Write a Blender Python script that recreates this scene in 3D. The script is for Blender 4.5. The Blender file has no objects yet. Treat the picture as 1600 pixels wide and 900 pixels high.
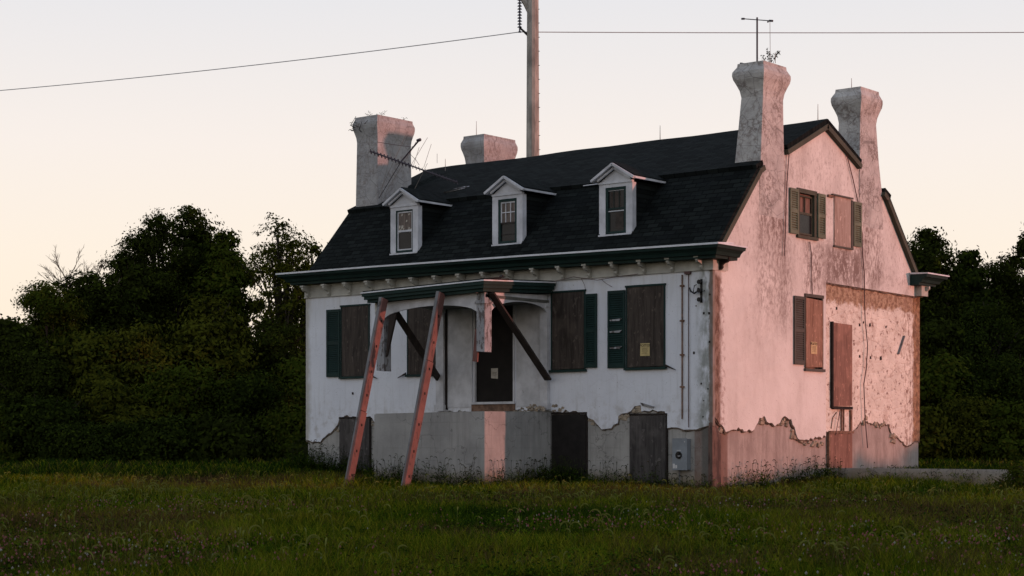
import bpy, math, random
import numpy as np
from mathutils import Vector, Matrix, noise as mnoise
from mathutils.geometry import tessellate_polygon

R = math.radians
S = bpy.context.scene
C = S.collection
random.seed(7)

# ------------------------------------------------------------------ camera
FPX, HOR = 2831.0, 690.0                 # focal length in photo pixels, horizon row
n_ = math.hypot(.777, .630)
U = (.777/n_, -.630/n_); V = (.630/n_, .777/n_)      # (camera right, camera forward) components of world X and Y
CAM = Vector((22.856, -35.539, 1.068))
cd = bpy.data.cameras.new('camera'); co = bpy.data.objects.new('camera', cd); C.objects.link(co)
cd.sensor_width = 36; cd.lens = FPX/1600*36; cd.shift_y = (HOR-450)/1600
cd.clip_start = .5; cd.clip_end = 3000
co.location = CAM
co.rotation_euler = (R(90), 0, math.atan2(-U[1], V[1]))
S.camera = co

# ------------------------------------------------------------------ world, sun, exposure
SUN_EL, SUN_AZ = R(2.0), R(20.4)         # azimuth measured from +X towards +Y
w = bpy.data.worlds.new('World'); S.world = w; w.use_nodes = True
nt = w.node_tree; N = nt.nodes; L = nt.links
bg = N['Background']; bg.inputs[1].default_value = .1
sky = N.new('ShaderNodeTexSky'); sky.sky_type = 'NISHITA'; sky.sun_disc = False
sky.sun_elevation = SUN_EL; sky.sun_rotation = R(90) - SUN_AZ
sky.air_density = 1.0; sky.dust_density = 2.0
tc = N.new('ShaderNodeTexCoord'); sp = N.new('ShaderNodeSeparateXYZ'); L.new(tc.outputs['Generated'], sp.inputs[0])
cr = N.new('ShaderNodeValToRGB'); L.new(sp.outputs[2], cr.inputs[0])
els = [(0, (.93, .72, .52)), (.05, (.93, .79, .63)), (.10, (.92, .81, .69)), (.16, (.875, .80, .75)), (.237, (.755, .745, .765)), (.42, (.58, .64, .75)), (1, (.25, .31, .43))]
e = cr.color_ramp.elements
while len(e) < len(els): e.new(.5)
for k, (p, c) in enumerate(els): e[k].position = p; e[k].color = (*c, 1)
sc = N.new('ShaderNodeVectorMath'); sc.operation = 'SCALE'; sc.inputs[3].default_value = 11.3; L.new(cr.outputs[0], sc.inputs[0])
mx = N.new('ShaderNodeMix'); mx.data_type = 'RGBA'; mx.inputs[0].default_value = .1
L.new(sc.outputs[0], mx.inputs[6]); L.new(sky.outputs[0], mx.inputs[7]); L.new(mx.outputs[2], bg.inputs[0])

sd = bpy.data.lights.new('sun', 'SUN'); so = bpy.data.objects.new('sun', sd); C.objects.link(so)
sd.energy = 2.45; sd.angle = R(.7); sd.color = (1, .38, .29)
sdir = Vector((math.cos(SUN_EL)*math.cos(SUN_AZ), math.cos(SUN_EL)*math.sin(SUN_AZ), math.sin(SUN_EL)))
so.rotation_euler = sdir.to_track_quat('Z', 'Y').to_euler()
S.view_settings.view_transform = 'Standard'; S.view_settings.look = 'None'
S.view_settings.exposure = .08; S.view_settings.gamma = 1
S.render.engine = 'CYCLES'

# ------------------------------------------------------------------ measuring helpers (pixel of the photo -> point on a real plane)
def ray(px, py):
    a = (px-800)/FPX; c = (HOR-py)/FPX
    return Vector((a*U[0]+U[1], a*V[0]+V[1], c))
def on_front(px, py, Y=0.0):
    r = ray(px, py); t = (Y-CAM.y)/r.y; p = CAM+t*r; return p.x, p.z
def on_gable(px, py, X=0.0):
    r = ray(px, py); t = (X-CAM.x)/r.x; p = CAM+t*r; return p.y, p.z
def at_depth(px, Z, py=HOR):
    return CAM + Z*ray(px, py)
def depth(x, y): return (x-CAM.x)*U[1]+(y-CAM.y)*V[1]

# ------------------------------------------------------------------ mesh helpers
class MB:
    def __init__(s): s.v = []; s.f = []; s.m = []
    def face(s, pts, m=0):
        b = len(s.v); s.v += [tuple(p) for p in pts]; s.f.append(tuple(range(b, b+len(pts)))); s.m.append(m)
    def hexa(s, p, m=0):      # 8 points: bottom 0-3, top 4-7
        b = len(s.v); s.v += [tuple(q) for q in p]
        for q in ((0,3,2,1),(4,5,6,7),(0,1,5,4),(1,2,6,5),(2,3,7,6),(3,0,4,7)):
            s.f.append(tuple(b+i for i in q)); s.m.append(m)
    def box(s, x0, x1, y0, y1, z0, z1, m=0):
        x0, x1 = sorted((x0, x1)); y0, y1 = sorted((y0, y1)); z0, z1 = sorted((z0, z1))
        s.hexa([(x0,y0,z0),(x1,y0,z0),(x1,y1,z0),(x0,y1,z0),(x0,y0,z1),(x1,y0,z1),(x1,y1,z1),(x0,y1,z1)], m)
    def beam(s, p, q, a, b, up=(0,0,1), m=0):
        p = Vector(p); q = Vector(q); d = (q-p).normalized(); sd_ = d.cross(Vector(up)).normalized(); u2 = sd_.cross(d)
        s.hexa([p-sd_*a/2-u2*b/2, p+sd_*a/2-u2*b/2, p+sd_*a/2+u2*b/2, p-sd_*a/2+u2*b/2,
                q-sd_*a/2-u2*b/2, q+sd_*a/2-u2*b/2, q+sd_*a/2+u2*b/2, q-sd_*a/2+u2*b/2], m)
    def tube(s, pts, r, n=6, m=0):
        pts = [Vector(p) for p in pts]; b = len(s.v)
        rr = r if isinstance(r, (list, tuple)) else [r]*len(pts)
        for i, p in enumerate(pts):
            d = (pts[min(i+1, len(pts)-1)]-pts[max(i-1, 0)]).normalized()
            a = d.cross(Vector((0,0,1)) if abs(d.z) < .9 else Vector((1,0,0))).normalized(); c = d.cross(a)
            for k in range(n):
                t = 2*math.pi*k/n; s.v.append(tuple(p+(a*math.cos(t)+c*math.sin(t))*rr[i]))
        for i in range(len(pts)-1):
            for k in range(n):
                s.f.append((b+i*n+k, b+i*n+(k+1)%n, b+(i+1)*n+(k+1)%n, b+(i+1)*n+k)); s.m.append(m)
        s.f.append(tuple(b+k for k in range(n))[::-1]); s.m.append(m)
        s.f.append(tuple(b+(len(pts)-1)*n+k for k in range(n))); s.m.append(m)
    def loft(s, rings, m=0):
        b = len(s.v); n = len(rings[0])
        for r in rings: s.v += [tuple(p) for p in r]
        for i in range(len(rings)-1):
            for k in range(n):
                s.f.append((b+i*n+k, b+i*n+(k+1)%n, b+(i+1)*n+(k+1)%n, b+(i+1)*n+k)); s.m.append(m)
        s.f.append(tuple(b+k for k in range(n))[::-1]); s.m.append(m)
        s.f.append(tuple(b+(len(rings)-1)*n+k for k in range(n))); s.m.append(m)
    def sheet(s, plane, outer, holes, d0, d1, m=0):
        """a slab: 2-D outline (u, z) with holes, from depth d0 (outside) to d1; plane 'F': u=x depth=y, 'G': u=y depth=x"""
        P = (lambda u, z, d: (u, d, z)) if plane == 'F' else (lambda u, z, d: (d, u, z))
        loops = [outer]+holes
        flat = [p for l in loops for p in l]
        tris = tessellate_polygon([[Vector((p[0], p[1], 0)) for p in l] for l in loops])
        b = len(s.v)
        s.v += [P(p[0], p[1], d0) for p in flat]; s.v += [P(p[0], p[1], d1) for p in flat]
        n = len(flat)
        for t in tris:
            s.f.append((b+t[0], b+t[1], b+t[2])); s.m.append(m)
            s.f.append((b+n+t[2], b+n+t[1], b+n+t[0])); s.m.append(m)
        o = 0
        for l in loops:
            k = len(l)
            for i in range(k):
                j = (i+1) % k; s.f.append((b+o+i, b+o+j, b+n+o+j, b+n+o+i)); s.m.append(m)
            o += k
    def build(s, name, mats, parent=None, smooth=False):
        me = bpy.data.meshes.new(name); me.from_pydata(s.v, [], s.f); 
        for mm in (mats if isinstance(mats, list) else [mats]): me.materials.append(mm)
        if any(s.m): me.polygons.foreach_set('material_index', s.m)
        import bmesh
        bm = bmesh.new(); bm.from_mesh(me); bmesh.ops.recalc_face_normals(bm, faces=bm.faces); bm.to_mesh(me); bm.free()
        if smooth: me.polygons.foreach_set('use_smooth', [True]*len(me.polygons))
        o = bpy.data.objects.new(name, me); C.objects.link(o)
        if parent: o.parent = parent
        return o

def tag(o, label=None, cat=None, group=None, kind=None):
    if label: o['label'] = label
    if cat: o['category'] = cat
    if group: o['group'] = group
    if kind: o['kind'] = kind
    return o
def empty(name, loc, rz=0, **k):
    o = bpy.data.objects.new(name, None); C.objects.link(o); o.location = loc; o.rotation_euler.z = rz
    o.empty_display_size = .3
    return tag(o, **k)
def quads(name, P, mats, mi=None, parent=None, tri=False):
    """P: (n, 4 or 3, 3) array -> one mesh"""
    n, k = P.shape[:2]
    me = bpy.data.meshes.new(name)
    me.vertices.add(n*k); me.vertices.foreach_set('co', P.reshape(-1).astype(np.float32))
    me.loops.add(n*k); me.loops.foreach_set('vertex_index', np.arange(n*k, dtype=np.int32))
    me.polygons.add(n); me.polygons.foreach_set('loop_start', np.arange(0, n*k, k, dtype=np.int32))
    me.polygons.foreach_set('loop_total', np.full(n, k, dtype=np.int32))
    for mm in (mats if isinstance(mats, list) else [mats]): me.materials.append(mm)
    if mi is not None: me.polygons.foreach_set('material_index', mi.astype(np.int32))
    me.update(calc_edges=True); me.validate()
    o = bpy.data.objects.new(name, me); C.objects.link(o)
    if parent: o.parent = parent
    return o

# ------------------------------------------------------------------ material helpers
class NM:
    def __init__(s, name, rough=.85):
        s.m = bpy.data.materials.new(name); s.m.use_nodes = True; s.t = s.m.node_tree; s.n = s.t.nodes
        s.b = s.n['Principled BSDF']; s.b.inputs['Roughness'].default_value = rough
        s.b.inputs['Specular IOR Level'].default_value = .25
        s.tc = s.n.new('ShaderNodeTexCoord'); s.sep = s.n.new('ShaderNodeSeparateXYZ'); s.l(s.tc.outputs['Object'], s.sep.inputs[0])
        s.X, s.Y, s.Z = s.sep.outputs
    def l(s, a, b): s.t.links.new(a, b)
    def put(s, sock, v):
        if isinstance(v, (int, float)): sock.default_value = v
        elif isinstance(v, tuple): sock.default_value = (*v, 1) if len(v) == 3 and sock.type == 'RGBA' else v
        else: s.l(v, sock)
    def math(s, op, a, b=0.0, c=None):
        n = s.n.new('ShaderNodeMath'); n.operation = op; s.put(n.inputs[0], a); s.put(n.inputs[1], b)
        if c is not None: s.put(n.inputs[2], c)
        return n.outputs[0]
    def vec(s, x, y, z):
        n = s.n.new('ShaderNodeCombineXYZ'); s.put(n.inputs[0], x); s.put(n.inputs[1], y); s.put(n.inputs[2], z); return n.outputs[0]
    def noise(s, scale, detail=4, stretch=None, rough=.6, off=0, dist=0):
        n = s.n.new('ShaderNodeTexNoise'); n.inputs['Scale'].default_value = scale; n.inputs['Detail'].default_value = detail
        n.inputs['Roughness'].default_value = rough; n.inputs['Distortion'].default_value = dist
        mp = s.n.new('ShaderNodeMapping'); s.l(s.tc.outputs['Object'], mp.inputs[0])
        mp.inputs['Location'].default_value = (off, off*.7, off*1.3)
        if stretch: mp.inputs['Scale'].default_value = stretch
        s.l(mp.outputs[0], n.inputs['Vector']); return n.outputs['Fac']
    def ramp(s, f, lo, hi):
        n = s.n.new('ShaderNodeMapRange'); n.interpolation_type = 'SMOOTHSTEP'
        s.put(n.inputs[0], f); n.inputs[1].default_value = lo; n.inputs[2].default_value = hi; return n.outputs[0]
    def mix(s, f, a, b, mode='MIX'):
        n = s.n.new('ShaderNodeMix'); n.data_type = 'RGBA'; n.blend_type = mode
        s.put(n.inputs[0], f); s.put(n.inputs[6], a); s.put(n.inputs[7], b); return n.outputs[2]
    def box(s, ax, lo, hi, soft=.3, wob=0.0, wsc=2.0):
        v = {'x': s.X, 'y': s.Y, 'z': s.Z}[ax]
        if wob: v = s.math('ADD', v, s.math('MULTIPLY', s.math('SUBTRACT', s.noise(wsc, 5, off=lo), .5), wob*2))
        a = s.ramp(v, lo-soft/2, lo+soft/2); b = s.math('SUBTRACT', 1.0, s.ramp(v, hi-soft/2, hi+soft/2))
        return s.math('MULTIPLY', a, b)
    def mul(s, *a):
        r = a[0]
        for q in a[1:]: r = s.math('MULTIPLY', r, q)
        return r
    def bump(s, h, strength=.3, dist=.02, prev=None):
        n = s.n.new('ShaderNodeBump'); n.inputs['Strength'].default_value = strength; n.inputs['Distance'].default_value = dist
        s.put(n.inputs['Height'], h)
        if prev: s.l(prev, n.inputs['Normal'])
        return n.outputs[0]
    def done(s, col, nor=None, rough=None):
        s.put(s.b.inputs['Base Color'], col)
        if nor: s.l(nor, s.b.inputs['Normal'])
        if rough is not None: s.put(s.b.inputs['Roughness'], rough)
        return s.m
def simple(name, col, var=.25, scale=3, rough=.85, stretch=None, bump=.15, metal=0):
    q = NM(name, rough); f = q.noise(scale, 5, stretch)
    d = tuple(c*(1-var) for c in col); h = tuple(min(1, c*(1+var)) for c in col)
    c = q.mix(q.ramp(f, .3, .7), d, h); q.b.inputs['Metallic'].default_value = metal
    return q.done(c, q.bump(q.noise(scale*6, 4, stretch, off=3), bump, .01))
def worn(name, col, under, amount=.56, rough=.7, scale=8, stretch=None):
    q = NM(name, rough); c = q.mix(q.ramp(q.noise(2.5, 4), .3, .7), tuple(k*.8 for k in col), tuple(min(1, k*1.15) for k in col))
    f = q.ramp(q.noise(scale, 6, stretch, rough=.7, off=5), amount, amount+.04)
    c = q.mix(f, c, under)
    return q.done(c, q.bump(q.noise(scale*3, 4, stretch), .2, .01))

# front plaster
def front_plaster():
    q = NM('white_plaster_front', .9)
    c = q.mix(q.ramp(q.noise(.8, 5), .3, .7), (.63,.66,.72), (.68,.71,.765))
    c = q.mix(q.mul(q.ramp(q.noise(3, 6, (3,3,.25)), .5, .75), .35), c, (.42,.43,.44))               # run-off streaks
    c = q.mix(q.mul(q.ramp(q.noise(28, 3, off=9), .69, .72), .8), c, (.16,.14,.12))                   # pits
    edge = q.box('z', 1.0, 2.0, .8, .25, 2)
    c = q.mix(q.mul(edge, q.ramp(q.noise(4, 6), .45, .7), .5), c, (.30,.27,.23))
    top = q.box('z', 4.4, 5.4, .7, .2, 2)
    c = q.mix(q.mul(top, q.ramp(q.noise(2, 5, (2,2,.4)), .35, .75), .2), c, (.36,.35,.29))
    cor = q.box('x', -.34, .5, .35, .22, 1.3)                                                          # green-grey mould by the near corner
    c = q.mix(q.mul(cor, q.ramp(q.noise(5, 6, (1,1,.5)), .36, .6), .8), c, (.20,.215,.19))
    cor2 = q.box('x', -.07, .5, .05, .07, 5)
    c = q.mix(q.mul(cor2, .8), c, (.15,.10,.07))
    lef = q.box('x', -14, -13.2, .2, .15, 3)
    c = q.mix(q.mul(lef, .6), c, (.28,.25,.17))
    # hairline cracks
    vo = q.n.new('ShaderNodeTexVoronoi'); vo.feature = 'DISTANCE_TO_EDGE'; vo.inputs['Scale'].default_value = .55
    mp = q.n.new('ShaderNodeVectorMath'); mp.operation = 'ADD'; nn = q.n.new('ShaderNodeTexNoise'); nn.inputs['Scale'].default_value = 1.5
    q.l(q.tc.outputs['Object'], nn.inputs['Vector']); q.l(q.tc.outputs['Object'], mp.inputs[0]); q.l(nn.outputs['Color'], mp.inputs[1]); q.l(mp.outputs[0], vo.inputs['Vector'])
    c = q.mix(q.mul(q.math('SUBTRACT', 1, q.ramp(vo.outputs['Distance'], .002, .008)), .08), c, (.2,.18,.16))
    n1 = q.bump(q.noise(2.2, 3), .35, .05); n1 = q.bump(q.noise(30, 4), .3, .008, n1)
    return q.done(c, n1)
def gable_plaster(name='white_plaster_gable'):
    q = NM(name, .92)
    c = q.mix(q.ramp(q.noise(.7, 6), .3, .7), (.59,.575,.55), (.69,.675,.65))
    c = q.mix(q.mul(q.ramp(q.noise(1.6, 7, (1,1,.3), rough=.7), .48, .75), .30), c, (.33,.28,.25))
    def mould(yl, yh, zl, zh, amt, sy=.5, sz=1.0, thr=.5, sc_=11):
        m = q.mul(q.box('y', yl, yh, sy, .25, 1.5), q.box('z', zl, zh, sz, .4, 1))
        sp_ = q.math('ADD', q.mul(q.ramp(q.noise(sc_, 8, (1,1,.6), rough=.75, off=yl), thr, thr+.13), .8), q.mul(q.ramp(q.noise(2, 5, (1,1,.5), off=zl), .4, .7), .4))
        return q.mul(m, sp_, amt)
    for a in ((2.0,3.35,5.9,12,1.0,.4,1.2,.44), (1.9,3.6,4.0,6.6,.7,.6,1.4,.46), (.6,9.8,5.2,8.6,.45,1,1,.5), (1.2,5,3.2,5.4,.28,.8,1,.52), (3.05,3.35,3.6,8.1,.5,.15,1,.4), (4.2,5.2,4.8,6.15,.9,.4,.5,.44), (5.2,7.2,5.0,6.1,1.0,.5,.5,.38),
              (6.9,8.3,5.1,8.6,.85,.4,1,.45), (7.2,10.6,5.05,5.7,.55,.6,.5), (4.8,5.6,6.6,8.6,.45), (3.2,4.4,7.2,8.2,.5), (7.0,8.2,9.8,10.6,.95,.3,.3,.38), (2,3.5,9.7,10.4,.8,.3,.3,.42)):
        c = q.mix(mould(*a), c, (.20,.155,.14))
    # brown stained strip at the near corner
    st = q.mul(q.box('y', -1, .34, .16, .10, 5), q.box('z', -1, 5.05, .4, .3, 2))
    c = q.mix(st, c, q.mix(q.ramp(q.noise(9, 7, (1,1,.5), rough=.75), .42, .6), (.11,.065,.048), (.25,.18,.145)))
    st2 = q.mul(q.box('y', .24, .52, .15, .12, 6), q.ramp(q.noise(9, 7, rough=.75), .46, .62), q.box('z', -1, 4.9, .4, .2, 2))
    c = q.mix(q.mul(st2, .6), c, (.22,.13,.11))
    c = q.mix(q.mul(q.ramp(q.noise(24, 4, off=4), .66, .70), .75), c, (.20,.14,.12))
    n1 = q.bump(q.noise(1.3, 4), .5, .08); n1 = q.bump(q.noise(26, 5), .45, .012, n1)
    return q.done(c, n1)
def rubble():
    q = NM('whitewashed_rubble', .95)
    c = q.mix(q.ramp(q.noise(2, 6), .35, .7), (.62,.58,.52), (.76,.72,.65))
    brown = q.mix(q.ramp(q.noise(7, 7, rough=.7), .40, .6), (.19,.105,.055), (.40,.28,.185))
    c = q.mix(q.mul(q.box('z', 4.62, 6, .14, .28, 4), .92), c, brown)
    c = q.mix(q.mul(q.ramp(q.noise(1.6, 7, rough=.75, off=22), .55, .62), .45), c, (.40,.30,.25))
    c = q.mix(q.mul(q.box('y', 10.22, 12, .12, .18, 3), .95), c, q.mix(q.ramp(q.noise(5, 7, rough=.7), .4, .6), (.13,.065,.03), (.34,.20,.11)))
    c = q.mix(q.mul(q.box('y', 9.7, 10.3, .3, .25, 2), q.ramp(q.noise(10, 6, (1,1,.5)), .5, .58), .8), c, (.28,.19,.15))
    c = q.mix(q.mul(q.ramp(q.noise(6, 6, rough=.75, off=2), .575, .61), .85), c, (.17,.09,.07))
    c = q.mix(q.mul(q.ramp(q.noise(3.2, 6, rough=.75, off=12), .62, .68), .7), c, (.33,.22,.17))
    vo = q.n.new('ShaderNodeTexVoronoi'); vo.feature = 'DISTANCE_TO_EDGE'; vo.inputs['Scale'].default_value = 3.2
    mp = q.n.new('ShaderNodeMapping'); mp.inputs['Scale'].default_value = (1,.6,1.3); q.l(q.tc.outputs['Object'], mp.inputs[0]); q.l(mp.outputs[0], vo.inputs['Vector'])
    c = q.mix(q.mul(q.math('SUBTRACT', 1, q.ramp(vo.outputs['Distance'], .01, .05)), q.ramp(q.noise(3, 4, off=7), .5, .65), .6), c, (.32,.22,.17))
    n1 = q.bump(q.ramp(vo.outputs['Distance'], 0, .15), .35, .02); n1 = q.bump(q.noise(12, 6, rough=.7), .8, .03, n1)
    return q.done(c, n1)
def concrete(name, base=(.27,.265,.25), hi=(.37,.365,.345), gablepink=False):
    q = NM(name, .95)
    c = q.mix(q.ramp(q.noise(1.1, 6), .3, .7), base, hi)
    c = q.mix(q.mul(q.ramp(q.noise(5, 6, (2,2,.15), rough=.7), .45, .7), .4), c, tuple(k*.62 for k in base))
    c = q.mix(q.mul(q.ramp(q.noise(2, 6, (1.5,1.5,.3), off=6), .55, .75), .5), c, (.34,.33,.32))
    c = q.mix(q.mul(q.box('z', -2, .28, .45, .15, 2), .6), c, (.24,.17,.09))
    br = q.n.new('ShaderNodeTexBrick'); q.l(q.vec(q.math('ADD', q.X, q.Y), q.math('ADD', q.Z, q.math('MULTIPLY', q.noise(1.5, 3), .03)), 0.0), br.inputs['Vector'])
    br.inputs['Scale'].default_value = 1; br.inputs['Brick Width'].default_value = .62; br.inputs['Row Height'].default_value = .31; br.inputs['Mortar Size'].default_value = .008; br.inputs['Mortar Smooth'].default_value = .6
    c = q.mix(q.mul(br.outputs['Fac'], q.ramp(q.noise(1.3, 4, off=11), .42, .6), .35), c, tuple(k*.5 for k in base))
    vc = q.n.new('ShaderNodeTexVoronoi'); vc.feature = 'DISTANCE_TO_EDGE'; vc.inputs['Scale'].default_value = .7
    vm = q.n.new('ShaderNodeVectorMath'); vm.operation = 'ADD'; vn = q.n.new('ShaderNodeTexNoise'); vn.inputs['Scale'].default_value = 2.5; vn.inputs['Detail'].default_value = 5
    q.l(q.tc.outputs['Object'], vn.inputs['Vector']); q.l(q.tc.outputs['Object'], vm.inputs[0]); q.l(vn.outputs['Color'], vm.inputs[1]); q.l(vm.outputs[0], vc.inputs['Vector'])
    c = q.mix(q.mul(q.math('SUBTRACT', 1, q.ramp(vc.outputs['Distance'], .002, .010)), .55), c, tuple(k*.35 for k in base))
    c = q.mix(q.mul(q.box('z', -2, .12, .5, .25, 1.2), q.ramp(q.noise(3, 5), .35, .6), .7), c, (.10,.10,.05))
    if gablepink:
        c = q.mix(q.mul(q.box('x', -.045, .5, .004), .75), c, q.mix(q.ramp(q.math('ADD', q.math('MULTIPLY', q.noise(2.2, 7, (1,1,.45), off=5, rough=.7), .7), q.math('MULTIPLY', q.noise(5, 6, (2,2,.15), off=2), .3)), .38, .62), (.25,.20,.18), (.40,.345,.315)))  # pink of the low sun mixed into the gable side's colour
        c = q.mix(q.mul(q.box('y', .02, .75, .1, .03, 8), q.box('x', -.5, 1, .01), .7), c, (.13,.06,.04))
        c = q.mix(q.mul(q.box('x', -.30, .5, .08, .03, 4), q.box('y', -1, .3, .01), .6), c, (.08,.09,.085))
    n1 = q.bump(q.noise(3, 5), .5, .04); n1 = q.bump(q.noise(28, 5), .35, .008, n1)
    return q.done(c, n1)
def shingles(name, lower):
    q = NM(name, 1.0); q.b.inputs['Specular IOR Level'].default_value = .06
    v = q.math('MULTIPLY', q.Z, 1.32) if lower else q.math('MULTIPLY', q.Y, 1.1)
    wob = q.math('MULTIPLY', q.noise(.8, 3), .06)
    br = q.n.new('ShaderNodeTexBrick'); q.l(q.vec(q.X, q.math('ADD', v, wob), 0.0), br.inputs['Vector'])
    br.inputs['Scale'].default_value = 1; br.inputs['Brick Width'].default_value = .32; br.inputs['Row Height'].default_value = .15
    br.inputs['Mortar Size'].default_value = .012; br.inputs['Mortar Smooth'].default_value = .3
    br.inputs['Color1'].default_value = (.0055,.0070,.0068,1); br.inputs['Color2'].default_value = (.015,.0185,.0175,1); br.inputs['Mortar'].default_value = (.002,.0025,.0025,1)
    c = q.mix(q.mul(q.ramp(q.noise(2.2, 6, (.5,1,1.5)), .45, .7), .5), br.outputs['Color'], (.009,.011,.012))
    c = q.mix(q.mul(q.ramp(q.noise(9, 5, (.4,1,2), off=3), .62, .68), .5), c, (.026,.030,.029))
    fr = q.math('FRACT', q.math('DIVIDE', q.math('ADD', v, wob), .15))
    n1 = q.bump(q.math('SUBTRACT', 1, fr), .6, .02); n1 = q.bump(br.outputs['Fac'], .5, -.01, n1); n1 = q.bump(q.noise(4, 4), .4, .04, n1)
    return q.done(c, n1)
def plywood(name, a, b, dark, vert=True, scale=1.0):
    q = NM(name, .85); st = (6*scale, 6*scale, .45) if vert else (.6, .6, 5)
    f = q.noise(1.6, 6, st, rough=.65, dist=1.2)
    c = q.mix(q.ramp(f, .35, .62), a, b)
    c = q.mix(q.mul(q.ramp(q.noise(1.2, 5, (3,3,.5), off=4, dist=2), .5, .68), .7), c, dark)
    c = q.mix(q.mul(q.ramp(q.noise(11, 4, (1,1,.6), off=8), .60, .66), .5), c, tuple(min(1, k*2.1) for k in b))
    c = q.mix(q.mul(q.ramp(q.noise(1.1, 3, off=15), .52, .62), .35), c, tuple(min(1, k*1.7) for k in b))
    return q.done(c, q.bump(f, .2, .01))
M = {}
M['front'] = front_plaster(); M['gable'] = gable_plaster(); M['rubble'] = rubble()
M['conc'] = concrete('foundation_parging', gablepink=True); M['porchconc'] = concrete('porch_parging', (.25,.25,.245), (.34,.34,.33))
M['slab'] = concrete('low_wall_concrete', (.24,.24,.225), (.33,.33,.31))
M['sh_low'] = shingles('roof_shingles_steep', True); M['sh_up'] = shingles('roof_shingles_upper', False)
M['core'] = simple('masonry_core', (.22,.14,.10), .4, 5)
M['brick'] = simple('exposed_brick', (.16,.10,.07), .45, 6, bump=.6)
M['stone'] = simple('exposed_stone', (.27,.225,.17), .45, 5, bump=.8)
M['green'] = worn('dark_green_paint', (.007,.026,.023), (.06,.06,.055), .70)
M['olive'] = worn('weathered_olive_trim', (.055,.058,.040), (.10,.08,.06), .62)
M['gutter'] = simple('pale_gutter_metal', (.60,.62,.66), .12, 3, .5)
M['white'] = worn('peeling_white_paint', (.50,.51,.535), (.12,.105,.09), .67, stretch=(1,1,.35))
M['cream'] = worn('cream_frieze_paint', (.40,.40,.365), (.16,.155,.14), .68)
M['grey_wood'] = worn('flaking_grey_wood', (.30,.31,.33), (.11,.10,.10), .52, stretch=(1,1,.4), scale=10)
M['board'] = plywood('weathered_plywood', (.032,.025,.021), (.062,.050,.042), (.018,.015,.013))
M['board_low'] = plywood('dark_basement_plywood', (.040,.036,.035), (.072,.066,.063), (.022,.020,.020))
M['board_black'] = simple('black_panel', (.016,.014,.013), .3, 4)
M['board_pink'] = plywood('pale_plywood', (.30,.225,.19), (.36,.29,.255), (.22,.15,.125))
M['board_brown'] = plywood('brown_plywood', (.20,.105,.07), (.30,.18,.13), (.09,.045,.03), scale=1.4)
M['board_red'] = plywood('reddish_plywood', (.17,.09,.07), (.23,.13,.10), (.11,.06,.045), scale=.6)
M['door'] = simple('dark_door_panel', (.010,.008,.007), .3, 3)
M['shut_olive'] = worn('faded_olive_shutter', (.12,.14,.095), (.14,.12,.09), .66)
M['shut_brown'] = worn('faded_brown_shutter', (.07,.065,.055), (.12,.09,.07), .64)
M['red_timber'] = worn('red_stained_timber', (.165,.078,.068), (.07,.04,.036), .57, stretch=(1,1,.3))
M['grey_timber'] = worn('grey_timber', (.16,.16,.165), (.06,.055,.05), .6, stretch=(1,1,.3))
M['dark_timber'] = simple('dark_brace_timber', (.035,.027,.024), .3, 5, stretch=(1,1,.3))
M['glass'] = simple('dark_dusty_glass', (.012,.013,.015), .3, 2, .25, bump=.03)
M['curtain'] = simple('grey_brown_blind', (.13,.105,.09), .35, 6, stretch=(4,4,.5))
M['hull'] = simple('interior_boards', (.16,.10,.08), .4, 5, stretch=(4,4,.5))
M['black_iron'] = simple('rusted_iron', (.02,.015,.013), .3, 9)
M['rust'] = simple('rust_stained_pipe', (.17,.10,.07), .4, 9)
M['cable'] = simple('old_cable', (.10,.06,.06), .3, 3)
M['antenna'] = simple('antenna_metal', (.05,.04,.05), .3, 9, .5)
M['antenna_rod'] = simple('pale_antenna_rod', (.25,.22,.20), .2, 9, .5)
M['galv'] = simple('galvanised_pole_steel', (.30,.28,.25), .4, 3.0, .65, stretch=(1,1,.25))
M['insul'] = simple('insulator_glaze', (.06,.06,.09), .2, 5, .3)
M['wire'] = simple('aluminium_wire', (.40,.39,.39), .1, 1, .5)
M['boxgrey'] = simple('grey_enamel', (.20,.225,.25), .12, 3, .5, bump=.03)
M['knob'] = simple('black_plastic', (.008,.008,.009), .1, 3, .4)
M['ink'] = simple('printed_ink', (.02,.018,.016), .1, 3)
M['paper_y'] = simple('yellow_notice_paper', (.50,.40,.19), .15, 6)
M['paper_o'] = simple('sun_faded_notice_paper', (.52,.40,.22), .15, 6)
M['paper_w'] = simple('grey_white_paper', (.38,.35,.30), .2, 9)
M['bark'] = simple('bark', (.035,.028,.022), .3, 6, stretch=(1,1,.3), bump=.6)
M['deadwood'] = simple('bare_twig_bark', (.20,.15,.11), .2, 6)
M['ceil'] = simple('porch_ceiling_boards', (.10,.10,.09), .3, 4)

# ------------------------------------------------------------------ ground
def hg(x, y):
    z = depth(x, y)
    b = .020*(z-43) if z < 43 else (.045*(z-43) if z < 51.5 else .3825+.001*(z-51.5))
    return b - .17 + .05*(mnoise.noise(Vector((x*.12, y*.12, 3)))) + .02*mnoise.noise(Vector((x*.6, y*.6, 5)))
def hg_np(x, y):
    z = (x-CAM.x)*U[1]+(y-CAM.y)*V[1]
    b = np.where(z < 43, .020*(z-43), np.where(z < 51.5, .045*(z-43), .3825+.001*(z-51.5)))
    return b-.17
def gridax(c, ext, n, p=2.2):
    t = np.linspace(-1, 1, n); return c+np.sign(t)*np.abs(t)**p*ext
gx = gridax(-3, 1500, 161, 3.2); gy = gridax(0, 1500, 161, 3.2)
vs = [(float(x), float(y), max(-2.0, hg(x, y))) for y in gy for x in gx]
fs = [(j*161+i, j*161+i+1, (j+1)*161+i+1, (j+1)*161+i) for j in range(160) for i in range(160)]
me = bpy.data.meshes.new('ground'); me.from_pydata(vs, [], fs)
q = NM('soil_and_thatch', 1)
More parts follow.
